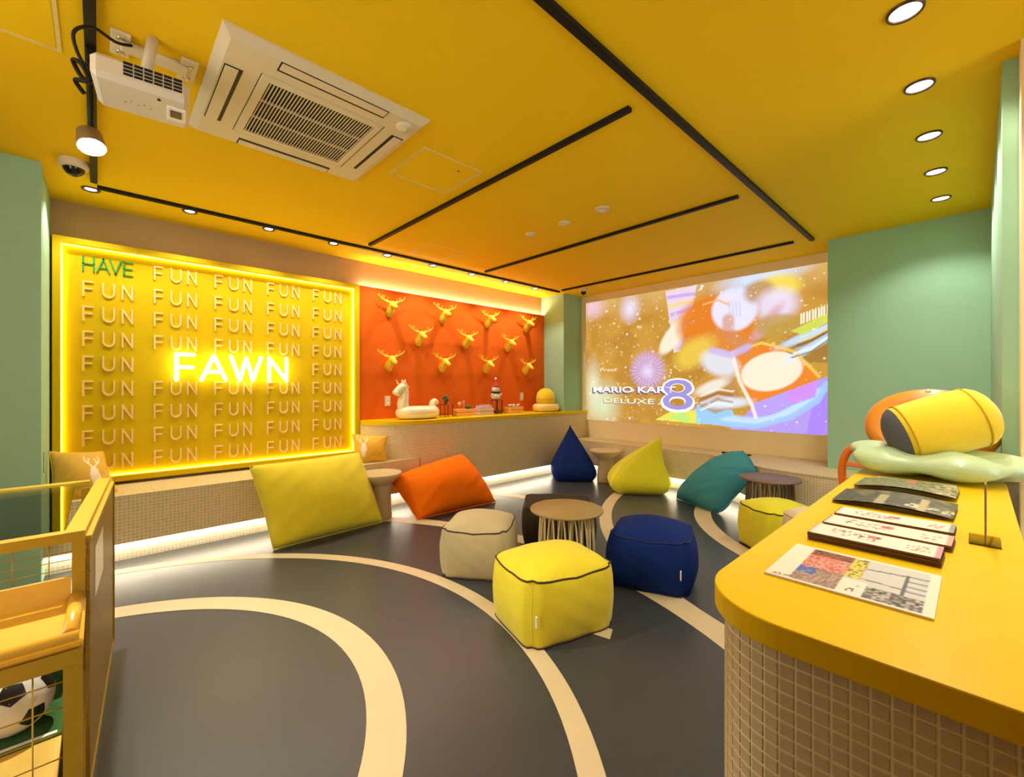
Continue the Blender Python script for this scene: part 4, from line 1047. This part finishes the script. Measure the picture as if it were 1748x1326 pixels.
hatch('square ceiling access panel near the left track', -4.22, -3.785, 2.435, 2.862)
hatch('large ceiling access panel at the top left corner', -2.722, -2.12, -.72, -.117)
for lab, (u, v), r in (('smoke detector closest to the long track, largest disc', (1028, 356), .060), ('middle round smoke detector on the ceiling', (963, 380), .052), ('flat round ceiling cover, leftmost of three', (906, 399), .050)):
    p = onZ(u, v, H); t = thing('smoke_detector', lab, 'detector', p, group='round detectors on the ceiling')
    MB().lathe([(r, 0), (r, -.008), (r * .9, -.014), (r * .5, -.016)], 28, cap=False).build('base', M_white_plastic, t); MB().lathe([(r * .5, -.016), (r * .45, -.022), (.001, -.024)] if r < .058 else [(r * .5, -.016), (r * .3, -.014), (.001, -.013)], 24, cap=False).build('sensor', M_white if r > .055 else M_white_plastic, t)
def dome(label, p, r):
    t = thing('security_camera', label, 'camera', p, group='dome cameras')
    MB().lathe([(r, 0), (r, -.035), (r * .96, -.045), (r * .72, -.050)], 32, cap=False).build('housing', M_white_plastic, t)
    MB().lathe([(r * .74, -.049), (r * .70, -.065), (r * .5, -.085), (r * .25, -.096), (.001, -.098)], 28, cap=False).build('dome', mat('smoked_dome', (.01, .008, .008), .08), t)
dome('dome security camera on the ceiling near the green wall', (-3.98, -.118, H), .072)
dome('dome security camera on the ceiling beside the green column', (-3.98, 5.20, H), .062)
# projector
M_pj = mat('projector_shell', (.66, .60, .50), .4, noise=.03); M_pj_g = mat('projector_grey', (.42, .40, .37), .45)
pj = thing('projector', 'white projector hanging from the ceiling beside the air conditioner', 'projector', (-2.36, .135, 2.465), math.radians(-6))
bm_ = MB().bbox(-.125, .125, -.150, .150, 0, .092, .018); bm_.build('body', M_pj, pj)
MB().bbox(.1245, .1275, -.055, .125, .030, .082, .001).build('vent', M_black, pj)
for k in range(1, 6): MB().box(.1276, .129, -.055 + .030 * k - .002, -.055 + .030 * k + .002, .028, .084).build('vent_bar', M_pj_g, pj)
for k in range(3): MB().box(.1276, .129, -.055, .125, .040 + .014 * k - .0015, .040 + .014 * k + .0015).build('vent_bar', M_pj_g, pj)
MB().bbox(-.055, .055, .075, .140, -.006, .002, .002).build('lens_recess', M_white, pj)
MB().bbox(-.02, .035, .085, .125, -.010, -.004, .002).build('lens', mat('lens_dark', (.10, .07, .05), .1), pj)
MB().bbox(.07, .085, .045, .055, -.003, .001, .001).build('sensor', M_black, pj)
for k in range(5): MB().lathe([(.004, .001), (.004, -.002), (.001, -.003)], 8, c=(-.02 + .018 * (k % 2), -.06 + .02 * k, 0), cap=False).build('button', M_pj_g, pj)
MB().tube([(0, 0, .092), (0, .03, H - 2.465)], .020, 14).build('pole', M_pj, pj)
pm_ = thing('projector_mount', 'cream ceiling bracket holding the projector', 'bracket', (-2.47, .18, H))
MB().bbox(-.035, .035, -.115, .115, -.022, 0, .005).build('bridge', M_white_plastic, pm_)
for s in (-1, 1):
    MB().bbox(-.085, .085, s * .115 - .032, s * .115 + .032, -.014, 0, .004).build('plate', M_white_plastic, pm_)
    for x_ in (-.05, .05): MB().lathe([(.014, -.014), (.014, -.019), (.007, -.022), (.001, -.022)], 14, c=(x_, s * .115, 0), cap=False).build('screw', mat('steel', (.55, .48, .36), .3, metal=.8), pm_)
cb = smooth_curve([(-2.44, .10, 2.735), (-2.40, .05, 2.70), (-2.33, -.02, 2.68), (-2.33, -.07, 2.63), (-2.37, -.05, 2.56), (-2.38, -.01, 2.545)], 8)
tag(MB().tube(cb, .006, 8).build('power_cable', M_black), 'black cable looping from ceiling into the projector', 'cable')
cb = smooth_curve([(-2.46, -.012, 2.53), (-2.50, -.05, 2.56), (-2.47, -.075, 2.60), (-2.44, -.05, 2.58), (-2.47, -.03, 2.54), (-2.52, -.07, 2.55), (-2.55, -.045, 2.52)], 8)
tag(MB().tube(cb, .0085, 8).build('cable_bundle', M_black), 'knotted black cable bundle at the rear of the projector', 'cable')
# track spotlight
st_ = thing('track_spotlight', 'small lit spotlight hanging from the track beside the projector', 'spotlight', (-2.62, -.026, H - .022))
MB().bbox(-.06, .06, -.016, .016, -.03, 0, .004).build('adapter', M_black, st_)
MB().tube([(0, 0, -.03), (0, 0, -.33)], .010, 10).build('stem', M_black, st_)
Ms = Matrix.Translation((.0, .0, -.372)) @ Matrix.Rotation(-.42, 4, 'Y') @ Matrix.Rotation(.12, 4, 'X')
MB().lathe([(.034, .05), (.042, .045), (.048, -.02), (.048, -.03)], 26, M=Ms, cap=True).build('head', mat('bronze_head', (.28, .20, .12), .4, metal=.5), st_)
MB().lathe([(.0465, -.031), (.001, -.0315)], 26, M=Ms, cap=False).build('lamp', mat('lamp_hot', (1, 1, 1), emit=(1, .97, .9), estr=30), st_)
spot('spot_lamp', (.02, 0, -.43), SPOT_T, st_, 95, .9, rot=(.12, -.25, 0))

# ================================================================== DISPLAY CASE (left foreground)
M_gold = mat('gold_frame', (.46, .30, .022), .38, metal=.35, noise=.08); M_ply = mat('plywood', (.70, .42, .06), .5, noise=.15, scale=12, bump=.05)
M_tray = mat('caramel_leatherette', (.66, .36, .03), .32, noise=.08, scale=10, coat=.3, bump=.05)
YR = -.030; YL = -1.15
dc = thing('display_case', 'gold framed display case with a glass top in the left foreground', 'display case', (-2.2, -.6, 0))
def D_(mb, name, m): return rel(mb.build(name, m), dc)
xf, xm, xb = -1.52, -1.815, -2.79
fwd_ = .045
SIDE = Matrix.Translation((xm, YR, 0)) @ Matrix.Rotation(-math.atan(.068 / .975), 4, 'Z') @ Matrix.Translation((-xm, -YR, 0))
# lower cage posts and rails
for (x_, y_) in ((xf, YR), (xb + fwd_, YR), (xf, YL + fwd_), (xb + fwd_, YL + fwd_)): D_(MB().box(x_ - fwd_, x_, y_ - fwd_ * .75, y_, .0405, .6145), 'post', M_gold)
for zz0, zz1 in ((.0, .04), (.615, .655)):
    D_(MB().box(xf - fwd_, xf, YL, YR, zz0, zz1), 'rail', M_gold); D_(MB().box(xb, xb + fwd_, YL, YR, zz0, zz1), 'rail', M_gold)
    D_(MB().box(xb + fwd_, xf - fwd_, YR - .03, YR, zz0, zz1), 'rail', M_gold); D_(MB().box(xb + fwd_, xf - fwd_, YL, YL + .03, zz0, zz1), 'rail', M_gold)
# padded tray between lower cage and upper glass frame
tray = MB().bbox(xm - .02, xf + .004, YL, YR + .002, .656, .680, .008); D_(tray, 'padded_ledge', M_tray)
D_(MB().tube([(xf - .02, YR - .022, .686), (xm + .005, YR - .018, .686)], .016, 12), 'padded_edge', M_tray); D_(MB().tube([(xf - .012, YL, .682), (xf - .012, YR - .006, .682)], .014, 12), 'padded_edge', M_tray)
D_(MB().box(xm - .012, xm, YL, YR - .03, .68, .745), 'rear_board', M_ply)
# upper frame
for (x_, y_) in ((xm, YR), (xb + fwd_, YR), (xm, YL + fwd_), (xb + fwd_, YL + fwd_)): D_(MB().box(x_ - .04, x_, y_ - .028, y_, .669, .845), 'post', M_gold)
D_(MB().box(xm - .04, xm, YL, YR, .845, .874), 'rail', M_gold); D_(MB().box(xb, xb + .04, YL, YR, .845, .874), 'rail', M_gold); D_(MB().box(xb + .0, xm - .0, YR - .045, YR, .845, .8745, M=SIDE), 'rail', M_gold); D_(MB().box(xb + .04, xm - .04, YL, YL + .045, .845, .874), 'rail', M_gold)
D_(MB().box(xb + .04, xm - .04, YL + .045, YR - .045, .862, .868), 'glass_top', glass_mat('case_glass', (.92, .96, .92), .06))
# wires of the front and side grids
for y_ in (YR - .075, YR - .145, YR - .215, YR - .285, YR - .355): D_(MB().tube([(xm - .02, y_, .745), (xm - .02, y_, .846)], .0012, 6), 'wire', M_gold); 
for y_ in (YR - .085, YR - .155, YR - .225, YR - .295): D_(MB().tube([(xf - .02, y_, .03), (xf - .02, y_, .62)], .0016, 6), 'wire', M_gold)
for z_ in (.765, .79, .815): D_(MB().tube([(xm - .02, YL, z_), (xm - .02, YR - .02, z_)], .0012, 6), 'wire', M_gold)
for k in range(9): D_(MB().tube([(xf - .02, YL, .08 + .062 * k), (xf - .02, YR - .02, .08 + .062 * k)], .0016, 6), 'wire', M_gold)
for k in range(9): D_(MB().tube([(xf - .03, YR - .012, .08 + .062 * k), (xm - .25, YR - .012, .08 + .062 * k)], .003, 6), 'wire', M_gold)
for k in range(9): D_(MB().tube([(xf - .06 - .06 * k, YR - .012, .03), (xf - .06 - .06 * k, YR - .012, .62)], .003, 6), 'wire', M_gold)
# perforated side panel with sticker
D_(MB().box(xb + .01, xm - .005, YR + .0005, YR + .010, .12, .845, M=SIDE), 'side_panel', mat('perforated_brass', (.26, .15, .008), .4, metal=.15, noise=.6, scale=140, bump=.5, bscale=160))
D_(MB().box(xb + .01, xm - .005, YR + .0005, YR + .014, .842, .856, M=SIDE), 'side_trim', M_gold); D_(MB().box(xb - .004, xb + .010, YR + .0005, YR + .016, .10, .845, M=SIDE), 'side_trim', M_gold); D_(MB().box(xb + .01, xm - .005, YR + .0005, YR + .014, .105, .12, M=SIDE), 'side_trim', M_gold)
D_(MB().box(-2.24, -1.96, YR + .0105, YR + .0115, .62, .78, M=SIDE), 'sticker', M_white)
# inside: turf-lined back and plywood shelf
D_(MB().box(xb + .05, xf - .05, YL + .04, YR - .05, .255, .275), 'shelf', M_ply)
D_(MB().box(-2.16, -2.15, YL + .04, YR - .05, .276, .61), 'turf_back', mat('turf_green', (.03, .11, .015), .9, noise=.3, scale=60, bump=.6, bscale=150))
D_(MB().box(-2.149, -1.85, YL + .04, YR - .05, .2755, .280), 'turf_mat', mat('turf_green', (.03, .11, .015), .9))
D_(MB().box(-1.875, -1.862, YL + .05, YR - .06, .2803, .2815), 'white_line', M_white)
# football: truncated icosahedron panels
ball = thing('football', 'black and white football inside the gold display case', 'ball', (-1.955, -.185, .2806))
R_ = .088
phi = (1 + 5 ** .5) / 2
ico = [Vector(v).normalized() for v in ((-1, phi, 0), (1, phi, 0), (-1, -phi, 0), (1, -phi, 0), (0, -1, phi), (0, 1, phi), (0, -1, -phi), (0, 1, -phi), (phi, 0, -1), (phi, 0, 1), (-phi, 0, -1), (-phi, 0, 1))]
rotb = Matrix.Rotation(.5, 3, 'X') @ Matrix.Rotation(.4, 3, 'Z')
m = MB(); rg, sg_ = 24, 40; R = []
for i in range(rg + 1):
    a = -math.pi / 2 + math.pi * i / rg; ca = max(math.cos(a), 1e-3); R.append([(R_ * ca * math.cos(2 * math.pi * k / sg_), R_ * ca * math.sin(2 * math.pi * k / sg_), R_ + R_ * math.sin(a)) for k in range(sg_)])
m.rings(R).build('shell', mat('white_leather', (.78, .74, .66), .35, noise=.03), ball)
for v in ico:
    v = rotb @ v; a = v.orthogonal().normalized(); b = v.cross(a)
    mm = MB(); vs = [v * (R_ * 1.004)]
    nn = 25
    for rr_ in (.17, .34):
        for k in range(nn):
            th = 2 * math.pi * k / nn; sec = math.cos(math.pi / 5) / math.cos((th % (2 * math.pi / 5)) - math.pi / 5)
            p = (v + (a * math.cos(th) + b * math.sin(th)) * rr_ * 1.12 * sec).normalized() * (R_ * 1.004); vs.append(p)
    fs = [(0, 1 + k, 1 + (k + 1) % nn) for k in range(nn)] + [(1 + k, 1 + nn + k, 1 + nn + (k + 1) % nn, 1 + (k + 1) % nn) for k in range(nn)]
    mm.add([p + Vector((0, 0, R_)) for p in vs], fs, smooth=True); mm.build('black_panel', mat('black_leather', (.012, .011, .012), .35), ball)

# orange hoop-back chair behind the near counter
M_och = mat('orange_plastic', (.85, .17, .01), .35, noise=.04, coat=.2)
ch = thing('hoop_chair', 'orange chair with a rounded hoop back behind the counter', 'chair', (-.42, 4.12, 0), math.radians(0))
MB().tube(smooth_curve([(-.26, .02, .44), (-.285, .0, .62), (-.27, -.01, .76), (-.20, -.02, .855), (0, -.03, .885), (.20, -.02, .855), (.27, -.01, .76), (.285, 0, .62), (.26, .02, .44)], 6), .026, 12).build('back_hoop', M_och, ch)
MB().bbox(-.25, .25, -.02, .42, .42, .455, .015).build('seat', M_och, ch)
for x_, y_ in ((-.22, .01), (.22, .01), (.22, .39), (-.22, .39)): MB().tube([(x_, y_, 0), (x_ * .95, y_, .42)], [.014, .018], 10).build('leg', M_och, ch)
for z_ in (.58, .70): MB().bbox(-.27, .27, -.02, .0, z_, z_ + .035, .006).build('back_slat', M_och, ch)
